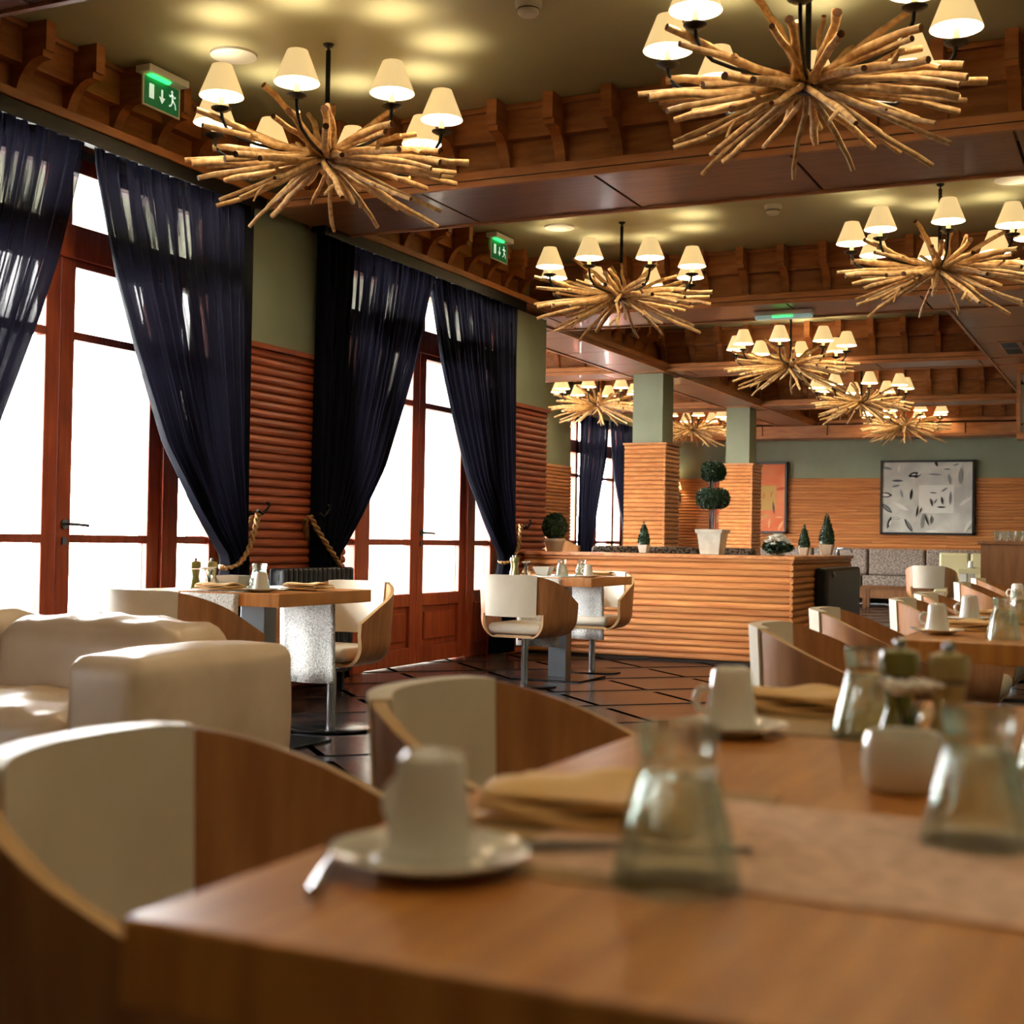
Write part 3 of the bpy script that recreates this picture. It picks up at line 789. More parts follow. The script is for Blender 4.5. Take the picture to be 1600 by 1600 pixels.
# ------------------------------------------------------------------ chairs
def band_path():
    pts = [(0.21, -0.30), (0.15, -0.30), (0.09, -0.30), (0.03, -0.30)]
    m = 24
    for k in range(m+1):
        ph = -PI/2+PI*k/m
        pts.append((-0.02-0.27*math.cos(ph), 0.30*math.sin(ph)))
    pts += [(0.03, 0.30), (0.09, 0.30), (0.15, 0.30), (0.21, 0.30)]
    return pts
def top_h(x):
    k = x+0.26
    if k <= 0: return 0.76
    return 0.76 - 0.455*k*k/(k+0.045)
def nrm2(pts, i):
    a = pts[max(i-1,0)]; b = pts[min(i+1,len(pts)-1)]
    dx, dy = b[0]-a[0], b[1]-a[1]; L = math.hypot(dx, dy) or 1
    return (-dy/L, dx/L)   # points to the inside when walking from -y arm round the back
def chair_proto():
    t = thing('tub_chair', 'proto', 'chair', group='tub chairs with cream covers')
    P = band_path()
    # which side is inside: centre is around (0,0)
    def off(i, d, zf):
        nx, ny = nrm2(P, i)
        if nx*(0-P[i][0])+ny*(0-P[i][1]) < 0: nx, ny = -nx, -ny
        fl = 1.0+0.05*zf
        return (P[i][0]*fl+nx*d if P[i][0] < 0 else P[i][0]+nx*d, P[i][1]*fl+ny*d)
    def sweep(i0, i1, dout, din, zb, ztop, mats, name, parent, rim=None):
        mb = MB(); n = i1-i0+1; rings = []
        for i in range(i0, i1+1):
            h = top_h(P[i][0])+ztop; zm = (zb+h)/2
            ring = []
            o0 = off(i, dout, 0); o1 = off(i, dout, (zm-0.5)/0.25); o2 = off(i, dout, (h-0.5)/0.25)
            n2 = off(i, din, (h-0.5)/0.25); n1 = off(i, din, (zm-0.5)/0.25); n0 = off(i, din, 0)
            ring = [(o0[0],o0[1],zb),(o1[0],o1[1],zm),(o2[0],o2[1],h),(n2[0],n2[1],h),(n1[0],n1[1],zm),(n0[0],n0[1],zb)]
            rings.append(ring)
        vs = [p for r in rings for p in r]; fs = []; mi = []
        for k in range(n-1):
            for j in range(6):
                j2 = (j+1) % 6
                mb_f = (k*6+j, k*6+j2, (k+1)*6+j2, (k+1)*6+j)
                fs.append(mb_f); mi.append(1 if (j in (2,5) and len(mats) > 1) else 0)
        fs.append(tuple(range(6))); mi.append(len(mats)-1)
        fs.append(tuple((n-1)*6+j for j in reversed(range(6)))); mi.append(len(mats)-1)
        mb.v = vs; mb.f = fs; mb.mi = mi
        me = mb.mesh(name, mats, 35); fixn(me)
        return mobj(name, me, parent)
    N = len(P)
    sweep(0, N-1, 0.0, 0.02, 0.50, 0.0, [M['oakside'], M['ply']], 'back_shell', t)
    # cream cover wrapped over the middle of the back
    sweep(11, N-12, -0.007, 0.03, 0.485, 0.004, [M['cream']], 'back_cover', t)
    # seat shell
    sec = [(-0.30,0.505),(-0.30,0.46)]
    for k in range(1, 9):
        a = k/8*PI/2
        sec.append((-0.18-0.12*math.cos(a), 0.46-0.12*math.sin(a)))
    sec = sec + [(-y, z) for y, z in reversed(sec)]
    inn = [(y*0.93, z+0.02 if abs(y) < 0.2 else z+0.006) for y, z in sec]
    mb = MB(); n = len(sec); st = [0.21, 0.1, -0.02, -0.08, -0.14, -0.2]
    vs = []; fs = []; mi = []
    for x in st:
        k = 1.0 if x >= -0.02 else math.sqrt(max(0, 1-((x+0.02)/0.27)**2))
        for y, z in sec:
            # front edge slopes back toward the top
            xx = x - (0.03*(0.505-z)/0.165 if x == 0.21 else 0)
            vs.append((xx, y*k, z))
        for y, z in inn: vs.append((x - (0.03*(0.505-z)/0.165 if x == 0.21 else 0), y*k, z))
    for s in range(len(st)-1):
        a = s*2*n; b = (s+1)*2*n
        for j in range(n-1):
            fs.append((a+j, a+j+1, b+j+1, b+j)); mi.append(0)
            fs.append((a+n+j, b+n+j, b+n+j+1, a+n+j+1)); mi.append(0)
    for s in (0, len(st)-1):
        a = s*2*n
        for j in range(n-1): fs.append((a+j, a+n+j, a+n+j+1, a+j+1)); mi.append(1)
    mb.v = vs; mb.f = fs; mb.mi = mi
    me = mb.mesh('seat_shell', [M['oakside'], M['ply']], 35); fixn(me); mobj('seat_shell', me, t)
    cb = MB().box(-0.19,-0.20,0.362,0.20,0.20,0.435)
    cb.obj('seat_cushion', M['cream'], t, bevel=0.032, seg=4, smooth=60)
    MB().lathe([(0.024,0.01),(0.024,0.33)], 20).lathe([(0.05,0.315),(0.05,0.342)], 20).obj('pole', M['chrome'], t, smooth=40)
    MB().lathe([(0.215,0.0),(0.22,0.004),(0.22,0.010),(0.205,0.016),(0.03,0.018),(0.0,0.02)], 40).obj('base_disc', M['basemetal'], t, smooth=40)
    return t
CR = chair_proto()
for x, y, rz, lab in (
    (-0.845, 1.225, 6, 'blurred tub chair with cream cover nearest the camera at lower left'),
    (-0.80, 1.935, 0, 'second tub chair along the foreground table, behind the inverted cup'),
    (-3.86, 6.02, -90, 'tub chair facing the camera across the table beside the sofa'),
    (-3.83, 4.74, 90, 'tub chair seen from behind, between the sofa and its table'),
    (-3.87, 8.45, 90, 'tub chair seen from behind at the far window table'),
    (-3.86, 9.66, -90, 'tub chair beyond the far window table against the bar counter'),
    (-0.77, 4.0, 3, 'nearest tub chair in the right row, in front of the bar counter corner'),
    (-0.845, 5.1, 4.5, 'second tub chair in the right row, overlapping the black box'),
    (-0.76, 6.30, 0, 'third tub chair in the right row, behind the white cups'),
    (-0.77, 7.08, 0, 'fourth tub chair in the right row, only its rim showing'),
    (-0.90, 9.60, 0, 'fifth tub chair in the right row, below the wooden cabinet'),
    (-0.95, 11.0, 0, 'farthest tub chair in the right row, against the wooden cabinet'),
    (-2.49, 17.6, 90, 'white backed tub chair far away in front of the patterned banquette')):
    place(CR, (x, y, 0), math.radians(rz), lab)
r = place(CR, (-6.9, 16.2, 0.36), math.radians(20), 'cream tub chair on the raised recess behind the ball topiary')

# ------------------------------------------------------------------ tables
def square_table(cx, cy, s, label, runner_label):
    t = thing('pedestal_table', label, 'table', (cx, cy, 0), group='square pedestal tables by the windows')
    MB().box(-s,-s,0.68,s,s,0.74).obj('table_top', M['oak'], t, bevel=0.003)
    MB().box(-0.07,-0.05,0.012,0.07,0.05,0.68).obj('column', M['steel'], t, bevel=0.004)
    MB().box(-0.26,-0.26,0,0.26,0.26,0.014).obj('base_plate', M['basemetal'], t, bevel=0.003)
    # one runner draped over the near and far edges
    drop = 0.485; hw = 0.165; z = 0.7425
    prof = [(-s-0.006, z-drop), (-s-0.006, z-0.02), (-s+0.01, z), (0, z), (s-0.01, z), (s+0.006, z-0.02), (s+0.006, z-drop)]
    def fn(u, v):
        q = u*(len(prof)-1); i = min(int(q), len(prof)-2); f = q-i
        a = prof[i][0]+(prof[i+1][0]-prof[i][0])*f; zz = prof[i][1]+(prof[i+1][1]-prof[i][1])*f
        w = (v-0.5)*2*hw
        hang = max(0, (z-0.02)-zz)
        a += (0.012+0.012*math.sin(v*9))*hang/drop*(1 if a > 0 else -1)
        return (w, a, zz)
    o = MB().grid(fn, 36, 10).obj('lace_runner', M['lace'], None, smooth=60, loc=(cx+0.01, cy, 0))
    sol = o.modifiers.new('solid', 'SOLIDIFY'); sol.thickness = 0.002; sol.offset = -1
    tag(o, runner_label, 'table runner', 'lace table runners')
    return t
square_table(-3.87, 5.38, 0.39, 'square oak table with steel column behind the sofa',
    'white lace runner draped over the table behind the sofa')
square_table(-3.88, 9.08, 0.40, 'square oak table with steel column near the bar counter',
    'white lace runner draped over the table near the counter')
def long_table(x0, x1, y0, y1, label, felt=None):
    t = thing('dining_table', label, 'table', ((x0+x1)/2, (y0+y1)/2, 0), group='long oak dining tables')
    hx, hy = (x1-x0)/2, (y1-y0)/2
    MB().box(-hx,-hy,0.68,hx,hy,0.74).obj('table_top', M['oak'], t, bevel=0.004)
    for s in (-1, 1):
        MB().box(-0.09,s*hy*0.55-0.06,0.012,0.09,s*hy*0.55+0.06,0.68).obj('column', M['steel'], t, bevel=0.004)
        MB().box(-0.27,s*hy*0.55-0.22,0,0.27,s*hy*0.55+0.22,0.014).obj('base_plate', M['basemetal'], t)
    return t
TX0, TX1 = -0.63, 0.22
long_table(TX0, TX1, 0.725, 2.38, 'long oak dining table in the foreground set with inverted cups')
long_table(TX0-0.02, TX1, 3.90, 5.60, 'second long oak table at right, set with cups')
long_table(TX0-0.02, TX1, 6.55, 8.2, 'third long oak table at the right edge')
long_table(TX0-0.05, TX1, 9.6, 11.3, 'fourth long oak table at the far right edge')

# ------------------------------------------------------------------ tableware
def cup_proto():
    t = thing('inverted_cup', 'proto', 'cup', group='white cups turned upside down')
    K = 0.82
    pr = [(0.040,0.0),(0.0425,0.001),(0.0425,0.006),(0.040,0.03),(0.035,0.065),(0.0325,0.088),(0.030,0.094),(0.026,0.096),(0.0245,0.099),(0.0215,0.099),(0.0205,0.0965),(0.0,0.096)]
    MB().lathe([(a*K, b*K) for a, b in pr], 36, caps=False).obj('body', M['ceramic'], t, smooth=40)
    MB().tube([(-0.029,0,0.049),(-0.039,0,0.052),(-0.047,0,0.044),(-0.049,0,0.033),(-0.044,0,0.022),(-0.032,0,0.021)], [0.004,0.0045,0.0045,0.0045,0.0045,0.004], 8).obj('handle', M['ceramic'], t, smooth=60)
    return t
def saucer_proto():
    t = thing('saucer', 'proto', 'saucer', group='white saucers')
    MB().lathe([(0.0,0.003),(0.038,0.003),(0.040,0.0),(0.043,0.003),(0.062,0.009),(0.078,0.014),(0.0785,0.0165),(0.062,0.013),(0.045,0.008),(0.043,0.010),(0.0,0.009)], 40).obj('dish', M['ceramic'], t, smooth=50)
    return t
def glass_proto():
    t = thing('inverted_tumbler', 'proto', 'glass', group='glass tumblers turned upside down')
    pr = [(0.0435,0.0),(0.0425,0.012),(0.036,0.045),(0.029,0.075),(0.0255,0.088),(0.0265,0.100),(0.0285,0.114),(0.028,0.119),(0.0,0.119)]
    ins = [(0.0,0.084),(0.022,0.082),(0.026,0.074),(0.033,0.045),(0.0395,0.012),(0.0405,0.0)]
    pr = [(a*1.12, b) for a, b in pr]; ins = [(a*1.12, b) for a, b in ins]
    MB().lathe(list(reversed(pr))+list(reversed(ins)), 36, caps=False).obj('glass_body', M['glass'], t, smooth=45, recalc=True)
    return t
def mill_proto(name, m):
    t = thing('pepper_mill', name, 'pepper mill', group='pepper mills')
    MB().lathe([(0.0,0.0),(0.027,0.0),(0.028,0.006),(0.024,0.03),(0.017,0.055),(0.017,0.065),(0.021,0.090),(0.0215,0.094)], 24).obj('body', m, t, smooth=50)
    MB().lathe([(0.018,0.096),(0.024,0.100),(0.0255,0.115),(0.0235,0.128),(0.010,0.132),(0.0,0.132)], 24).obj('head', m, t, smooth=50)
    MB().lathe([(0.0,0.132),(0.006,0.133),(0.0075,0.139),(0.005,0.145),(0.0,0.146)], 14).obj('knob', M['chrome'], t, smooth=60)
    return t
def vase_proto():
    rnd = random.Random(5)
    t = thing('flower_vase', 'proto', 'vase', group='small vases of white flowers')
    MB().lathe([(0.0,0.0),(0.022,0.0),(0.030,0.012),(0.031,0.028),(0.020,0.046),(0.013,0.058),(0.016,0.066)], 24, caps=False).obj('vase_body', M['water'], t, smooth=60)
    st = MB(); fo = MB()
    for k in range(9):
        a = k*2.4; r = 0.012+0.022*((k*7)%9)/9
        p = Vector((r*math.cos(a), r*math.sin(a), 0.088+0.012*rnd.random()))
        st.tube([(0,0,0.01),(p.x*0.3,p.y*0.3,0.06),p], 0.0014, 5)
        for q in range(6):
            b = q*PI/3+a
            c = p+Vector((0.009*math.cos(b),0.009*math.sin(b),0.003))
            n = [(p.x,p.y,p.z),(c.x+0.006*math.cos(b+1.2),c.y+0.006*math.sin(b+1.2),c.z+0.004),(c.x+0.009*math.cos(b),c.y+0.009*math.sin(b),c.z),(c.x+0.006*math.cos(b-1.2),c.y+0.006*math.sin(b-1.2),c.z+0.004)]
            fo.add(n, [(0,1,2,3)])
        fo.lathe([(0.0,-0.004),(0.006,-0.002),(0.007,0.004),(0.0,0.008)], 8, tuple(p))
    st.obj('stems', M['leaf'], t); fo.obj('blossoms', M['flower'], t)
    return t
def bowl_proto():
    t = thing('square_bowl', 'proto', 'bowl', group='square white bowls')
    m = MB(); 
    m.frustum4(0.0,0.040,0.062,0.062)
    m.v[4:8] = m.v[4:8]; m.f.pop(1); m.mi.pop(1)
    m.add([(-0.062,-0.062,0.062),(0.062,-0.062,0.062),(0.062,0.062,0.062),(-0.062,0.062,0.062),(-0.057,-0.057,0.062),(0.057,-0.057,0.062),(0.057,0.057,0.062),(-0.057,0.057,0.062),(-0.036,-0.036,0.006),(0.036,-0.036,0.006),(0.036,0.036,0.006),(-0.036,0.036,0.006)],
          [(0,1,5,4),(1,2,6,5),(2,3,7,6),(3,0,4,7),(4,5,9,8),(5,6,10,9),(6,7,11,10),(7,4,8,11),(8,9,10,11)])
    m.obj('bowl_body', M['ceramic'], t, recalc=True)
    return t
def napkin_proto():
    t = thing('folded_napkin', 'proto', 'napkin', group='folded ochre napkins')
    for k in range(4):
        def fn(u, v, k=k):
            x = (u-0.5)*(0.20-0.008*k); y = (v-0.5)*(0.17-0.006*k)
            z = 0.006+0.007*k + 0.006*math.sin(u*7+k*1.3)*math.sin(v*5+k) * (0.4+0.3*k) * 0.8
            z = max(0.004+0.006*k, z)
            return (x+0.004*math.sin(v*6+k), y+0.004*math.sin(u*8+k*2), z)
        o = MB().grid(fn, 14, 12).obj('fold', M['napkin'], t, smooth=180)
        s = o.modifiers.new('solid', 'SOLIDIFY'); s.thickness = 0.004
    return t
def cutlery(name, label, loc, rz, fork):
    t = thing(name, label, 'cutlery', loc, rz)
    MB().tube([(-0.09,0,0.004),(-0.04,0,0.005),(0.02,0,0.006),(0.05,0,0.004)], [0.0055,0.005,0.003,0.003], 6).obj('handle', M['chrome'], t, smooth=60)
    if fork:
        MB().box(0.045,-0.011,0.003,0.065,0.011,0.005).obj('neck', M['chrome'], t)
        for k in range(4): MB().box(0.065,-0.011+k*0.0065,0.003,0.105,-0.0085+k*0.0065,0.0045).obj('tine', M['chrome'], t)
    else:
        MB().box(0.045,-0.008,0.002,0.125,0.007,0.004).obj('blade', M['chrome'], t, bevel=0.001)
    return t
CUP, SAU, GLS, NAP, VAS, BOW = cup_proto(), saucer_proto(), glass_proto(), napkin_proto(), vase_proto(), bowl_proto()
MG, MS = mill_proto('proto', M['mill']), mill_proto('proto', M['mill2'])
TZ = 0.7405
def setting(x, y, rz, cl, sl, z=TZ):
    place(SAU, (x, y, z), 0, sl)
    place(CUP, (x, y, z+0.0105), rz, cl)
# foreground table
setting(-0.512, 0.945, math.radians(-15), 'large blurred white cup upside down at the near corner of the foreground table', 'white saucer under the nearest cup')
setting(-0.515, 1.80, math.radians(10), 'blurred white cup upside down, second on the foreground table', 'white saucer under the second foreground cup')
place(GLS, (-0.325, 0.992, TZ+0.002), 0, 'greenish tumbler upside down, nearest glass in the foreground')
place(GLS, (-0.345, 1.87, TZ+0.002), 0, 'greenish tumbler upside down beside the green pepper mill')
place(GLS, (-0.135, 1.25, TZ+0.002), 0, 'clear tumbler upside down near the right edge of the foreground table')
place(GLS, (-0.09, 1.62, TZ+0.002), 0, 'tumbler upside down cut by the right edge')
fr = MB().box(-0.5,-0.155,0,0.5,0.155,0.002)
o = MB().box(-0.40,-0.17,0,0.30,0.17,0.002).obj('felt_runner', M['felt'], None, loc=(-0.08, 1.16, 0.7405)); tag(o, 'beige felt runner across the foreground table', 'table runner')
o = MB().box(-0.16,-0.21,0,0.06,0.21,0.0015).obj('place_mat', M['tan'], None, loc=(-0.40, 1.17, 0.7403)); tag(o, 'tan place mat under the napkin near the first cup', 'place mat', 'tan place mats')
o = MB().box(-0.16,-0.21,0,0.12,0.21,0.0015).obj('place_mat', M['tan'], None, loc=(-0.42, 2.05, 0.7403)); tag(o, 'tan place mat under the second foreground napkin', 'place mat', 'tan place mats')
place(NAP, (-0.475, 1.20, TZ+0.002), 0.15, 'folded ochre napkin behind the nearest cup')
place(NAP, (-0.50, 2.12, TZ+0.002), -0.1, 'folded ochre napkin right of the second foreground cup')
cutlery('knife', 'dark knife lying beside the first napkin', (-0.41, 1.055, TZ+0.002), 0.5, False)
cutlery('fork', 'steel fork resting beside the nearest saucer', (-0.575, 0.90, TZ+0.002), 2.0, True)
t = thing('sugar_bowl', 'rounded white sugar bowl in front of the mills on the foreground table', 'bowl', (-0.238, 1.49, TZ))
MB().lathe([(0.0,0.0),(0.034,0.0),(0.041,0.008),(0.0435,0.03),(0.041,0.055),(0.038,0.062),(0.035,0.060),(0.038,0.03),(0.0,0.012)], 32).obj('bowl_body', M['ceramic'], t, smooth=50)
place(VAS, (-0.252, 1.61, TZ), 0, 'small glass vase with white flowers on the foreground table')
place(MG, (-0.285, 1.75, TZ), 0, 'olive green pepper mill on the foreground table')
place(MS, (-0.222, 1.72, TZ), 0, 'straw coloured mill on the foreground table')
# second table
setting(-0.575, 4.19, 0.2, 'white cup upside down, nearest on the second right table', 'white saucer under the nearest cup of the second right table')
setting(-0.575, 4.98, 0.2, 'white cup upside down, farther on the second right table', 'white saucer under the farther cup of the second right table')
place(GLS, (-0.38, 4.10, TZ), 0, 'tumbler upside down on the near end of the second right table')
place(GLS, (-0.40, 4.92, TZ), 0, 'tumbler upside down further along the second right table')
place(GLS, (-0.30, 5.15, TZ), 0, 'tumbler upside down at the right edge of the second right table')
place(NAP, (-0.52, 4.48, TZ), 0.1, 'folded ochre napkin between the cups of the second right table')
place(NAP, (-0.52, 5.28, TZ), 0.1, 'folded ochre napkin at the far end of the second right table')
place(BOW, (-0.2, 4.6, TZ), 0.3, 'white square bowl on the second right table')
setting(-0.575, 6.85, 0.2, 'white cup upside down on the third right table', 'white saucer on the third right table')
place(NAP, (-0.52, 7.15, TZ), 0.1, 'folded ochre napkin on the third right table')
# table behind the sofa
place(MG, (-4.07, 5.15, TZ), 0, 'olive green pepper mill on the table behind the sofa')
place(MS, (-4.03, 5.22, TZ), 0, 'straw coloured mill on the table behind the sofa')
place(VAS, (-3.99, 5.15, TZ), 0, 'small vase with white flowers on the table behind the sofa')
place(BOW, (-3.90, 5.22, TZ+0.006), 0.1, 'white square bowl on the table behind the sofa')
setting(-3.66, 5.10, 0.3, 'white cup upside down on the table behind the sofa', 'saucer at the corner of the table behind the sofa')
place(GLS, (-3.73, 5.18, TZ+0.006), 0, 'tumbler upside down beside the cup on the table behind the sofa')
place(GLS, (-3.81, 5.30, TZ+0.006), 0, 'tumbler upside down right of the bowl on the table behind the sofa')
place(NAP, (-3.62, 5.42, TZ+0.006), 0.05, 'folded ochre napkin on the right side of the table behind the sofa')
place(NAP, (-3.86, 5.075, TZ+0.006), 0.0, 'folded ochre napkin at the near side of the table behind the sofa')
# table near the counter
place(MG, (-4.13, 8.84, TZ), 0, 'olive green pepper mill on the table near the counter')
place(MS, (-4.17, 8.88, TZ), 0, 'straw coloured mill on the table near the counter')
place(VAS, (-4.05, 8.84, TZ), 0, 'small vase with white flowers on the table near the counter')
place(BOW, (-3.94, 8.90, TZ+0.006), 0.1, 'white square bowl on the table near the counter')
place(GLS, (-3.79, 8.88, TZ+0.006), 0, 'tumbler upside down right of the bowl on the table near the counter')
place(GLS, (-3.66, 8.93, TZ+0.006), 0, 'tumbler upside down in the middle of the table near the counter')
setting(-3.58, 8.86, 0.3, 'white cup upside down on the table near the counter', 'saucer at the corner of the table near the counter')
place(NAP, (-3.62, 9.2, TZ+0.006), 0.1, 'folded ochre napkin on the table near the counter')

# ------------------------------------------------------------------ sofa
def sofa():
    t = thing('sofa', 'white leather sofa with a square padded arm in front of the nearest glazed door', 'sofa', (0.05,0,0))
    def soft(name, x0, y0, z0, x1, y1, z1, bulge=0.02, bev=0.06, sub=(6,6,6), seed=0, wr=0.006):
        rnd = random.Random(seed)
        mb = MB(); 
        bm = bmesh.new(); bmesh.ops.create_cube(bm, size=1.0)
        bmesh.ops.bevel(bm, geom=list(bm.edges), offset=0.0001, segments=1, affect='EDGES')
        bm.free()
        def face(o, du, dv, n):
            N = 22
            vs = []
            for j in range(N+1):
                for i in range(N+1):
                    vs.append(o+du*(i/N)+dv*(j/N))
            fs = [(j*(N+1)+i, j*(N+1)+i+1, (j+1)*(N+1)+i+1, (j+1)*(N+1)+i) for j in range(N) for i in range(N)]
            mb.add(vs, fs)
        O = Vector((-1,-1,-1)); X = Vector((2,0,0)); Y = Vector((0,2,0)); Z = Vector((0,0,2))
        face(O, Y, X, 0); face(O+Z, X, Y, 0); face(O, X, Z, 0); face(O+Y, Z, X, 0); face(O, Z, Y, 0); face(O+X, Y, Z, 0)
        hx, hy, hz = (x1-x0)/2, (y1-y0)/2, (z1-z0)/2; cx, cy_, cz = (x0+x1)/2, (y0+y1)/2, (z0+z1)/2
        out = []
        for p in mb.v:
            x, y, z = p[0]*hx, p[1]*hy, p[2]*hz
            # rounded box
            ix = max(-hx+bev, min(hx-bev, x)); iy = max(-hy+bev, min(hy-bev, y)); iz = max(-hz+bev, min(hz-bev, z))
            d = Vector((x-ix, y-iy, z-iz))
            if d.length > 1e-6: d = d.normalized()*bev
            q = Vector((ix, iy, iz))+d
            n = Vector((p[0], p[1], p[2]))
            if abs(p[2]) > 0.999: q.z += (1 if p[2] > 0 else -0.3)*bulge*(1-(x/hx)**2)*(1-(y/hy)**2)
            if abs(p[0]) > 0.999: q.x += (1 if p[0] > 0 else -1)*bulge*0.6*(1-(z/hz)**2)*(1-(y/hy)**2)
            if abs(p[1]) > 0.999: q.y += (1 if p[1] > 0 else -1)*bulge*0.6*(1-(z/hz)**2)*(1-(x/hx)**2)
            w = wr*math.sin(q.x*31+seed)*math.sin(q.y*23+seed*2)*(0.5+0.5*math.sin(q.z*17+seed))
            q += n.normalized()*w
            out.append((q.x+cx, q.y+cy_, q.z+cz))
        mb.v = out
        me = mb.mesh(name, M['sofa'], 180)
        b = bmesh.new(); b.from_mesh(me); bmesh.ops.remove_doubles(b, verts=b.verts, dist=0.0005); bmesh.ops.recalc_face_normals(b, faces=b.faces); b.to_mesh(me); b.free()
        me.polygons.foreach_set('use_smooth', [True]*len(me.polygons))
        return mobj(name, me, t)
    soft('arm', -3.10,3.22,0.06,-2.80,4.06,0.615, bulge=0.022, bev=0.055, seed=1)
    soft('arm', -4.96,3.22,0.06,-4.68,4.06,0.615, bulge=0.022, bev=0.055, seed=2)
    soft('back_cushion', -3.90,3.70,0.22,-3.06,4.06,0.672, bulge=0.028, bev=0.085, seed=3, wr=0.010)
    soft('back_cushion', -4.70,3.70,0.22,-3.90,4.06,0.690, bulge=0.028, bev=0.085, seed=4, wr=0.010)
    soft('seat_cushion', -3.90,3.16,0.20,-3.09,3.80,0.43, bulge=0.035, bev=0.07, seed=5, wr=0.010)
    soft('seat_cushion', -4.69,3.16,0.20,-3.90,3.80,0.43, bulge=0.035, bev=0.07, seed=6, wr=0.010)
    soft('base', -4.72,3.22,0.06,-3.06,4.04,0.24, bulge=0.0, bev=0.03, seed=7, wr=0)
    for x in (-4.85,-2.92):
        for y in (3.32,3.95): MB().lathe([(0.025,0.0),(0.03,0.08)], 12, (x,y,0)).obj('foot', M['black'], t)
sofa()

# radiator on the red pier
t = thing('radiator', 'blue black ribbed radiator on the red slatted pier behind the table', 'radiator', (-4.80, 6.84, 0))
for k in range(15):
    MB().box(-0.06,k*0.054+0.006,0.12,0.06,k*0.054+0.048,0.80).obj('fin', M['radiator'], t, bevel=0.018, seg=3)
for q in (0.16, 0.72): MB().box(-0.02,0.0,q,0.02,0.82,q+0.04).obj('header_pipe', M['radiator'], t)
for q in (0.05, 0.72): MB().box(-0.05,q,0.0,0.03,q+0.03,0.13).obj('foot', M['radiator'], t)

# ------------------------------------------------------------------ bar counter
t = thing('bar_counter', 'low bar partition clad in orange horizontal slats', 'counter', (0,0,0))
MB().box(-5.04,10.98,0.0,-2.66,11.32,0.875).box(-3.0,11.32,0,-2.66,13.3,0.875).obj('core', M['darkgap'], t)
planks(t, (-5.04, 10.98, 0.02), 2.38+0.03, '-y', z0=0.02, z1=0.87)
planks(t, (-2.66, 10.95, 0.02), 2.36, '+x', z0=0.02, z1=0.87)
MB().box(-5.05,10.93,0.872,-2.615,11.36,0.90).box(-3.03,11.36,0.872,-2.615,13.33,0.90).obj('counter_top', M['plank'], t, bevel=0.004)
t = thing('storage_box', 'tall black box standing against the right side of the bar counter', 'box', (-2.572, 12.42, 0))
MB().box(-0.054,-0.72,0.02,0.06,0.72,0.80).obj('body', M['black'], t, bevel=0.03, seg=3)
m = MB().lathe([(0.0,0.0),(0.025,0.0),(0.025,0.012),(0.0,0.014)], 14); m.v = [(0.06+p[2], -0.5+p[0], 0.74+p[1]) for p in m.v]; m.obj('knob', M['steel'], t, smooth=40)
t = thing('tap', 'small steel tap at the end of the bar counter', 'tap', (-2.72, 13.1, 0.90))
MB().lathe([(0.03,0),(0.02,0.01),(0.012,0.05)], 14).tube([(0,0,0.04),(0.0,0.0,0.07),(0.12,-0.03,0.06),(0.14,-0.03,0.03)], 0.012, 8).obj('spout', M['steel'], t, smooth=50)

# ------------------------------------------------------------------ plants on the counter
def foliage(fn, n, size, seed):
    """fn(u, v) -> point, normal; many small leaves"""
    rnd = random.Random(seed); mb = MB()
    for k in range(n):
        p, nn = fn(rnd.random(), rnd.random())
        p = Vector(p)+Vector(nn)*rnd.uniform(-0.35,0.25)*size
        a = Vector((rnd.uniform(-1,1),rnd.uniform(-1,1),rnd.uniform(-1,1))).normalized()
        d = (Vector(nn)*0.6+a).normalized()
        s = d.cross(Vector((rnd.uniform(-1,1),rnd.uniform(-1,1),rnd.uniform(-1,1)))).normalized()
        w = size*rnd.uniform(0.7,1.2)
        mb.add([p-d*w*0.5, p+s*w*0.32, p+d*w*0.6, p-s*w*0.32], [(0,1,2,3)])
    return mb
def ell(c, rx, rz, boxy=0.0):
    def fn(u, v):
        a = 2*PI*u; z = 2*v-1; r = math.sqrt(max(0,1-z*z))
        if boxy: 
            r = r**(1-boxy); 
        n = Vector((r*math.cos(a), r*math.sin(a), z))
        return (c[0]+rx*n.x, c[1]+rx*n.y, c[2]+rz*n.z), n.normalized()
    return fn
def cone(c, r, h):
    def fn(u, v):
        a = 2*PI*u; z = 1-math.sqrt(v); q = r*(1-z)**0.8*(0.72+0.28*min(1, z*6))
        return (c[0]+q*math.cos(a), c[1]+q*math.sin(a), c[2]+z*h), Vector((math.cos(a), math.sin(a), 0.35)).normalized()
    return fn
def core_blob(mb, c, rx, rz):
    mb.lathe([(rx*math.sin(k*PI/8), -rz*math.cos(k*PI/8)) for k in range(9)], 14, c, caps=False)
def square_pot(t, z1, a0, a1, rim=True):
    m = MB().frustum4(0, a0, z1, a1)
    m.obj('pot', M['pot'], t, bevel=0.004)
    if rim: MB().frustum4(z1-0.02, a1+0.008, z1+0.012, a1+0.014).obj('pot_rim', M['pot'], t, bevel=0.003)
CZ = 0.901
def cone_topiary(x, y, s, label, seed):
    t = thing('cone_topiary', label, 'potted plant', (x, y, CZ), group='small cone topiaries on the counter')
    square_pot(t, 0.085*s, 0.036*s, 0.054*s, rim=False)
    mb = foliage(cone((0,0,0.085*s), 0.068*s, 0.25*s), 900, 0.017*s, seed)
    MB().lathe([(0.058*s,0.09*s),(0.05*s,0.15*s),(0.03*s,0.24*s),(0.0,0.31*s)], 12).obj('inner_growth', M['leaf'], t)
    o = mb.obj('foliage', M['leaf'], t); o['kind'] = 'stuff'
cone_topiary(-3.97, 11.1, 0.85, 'small cone topiary in a white pot in front of the nearer column', 31)
cone_topiary(-2.79, 12.0, 0.84, 'shorter of two cone topiaries at the right end of the counter', 32)
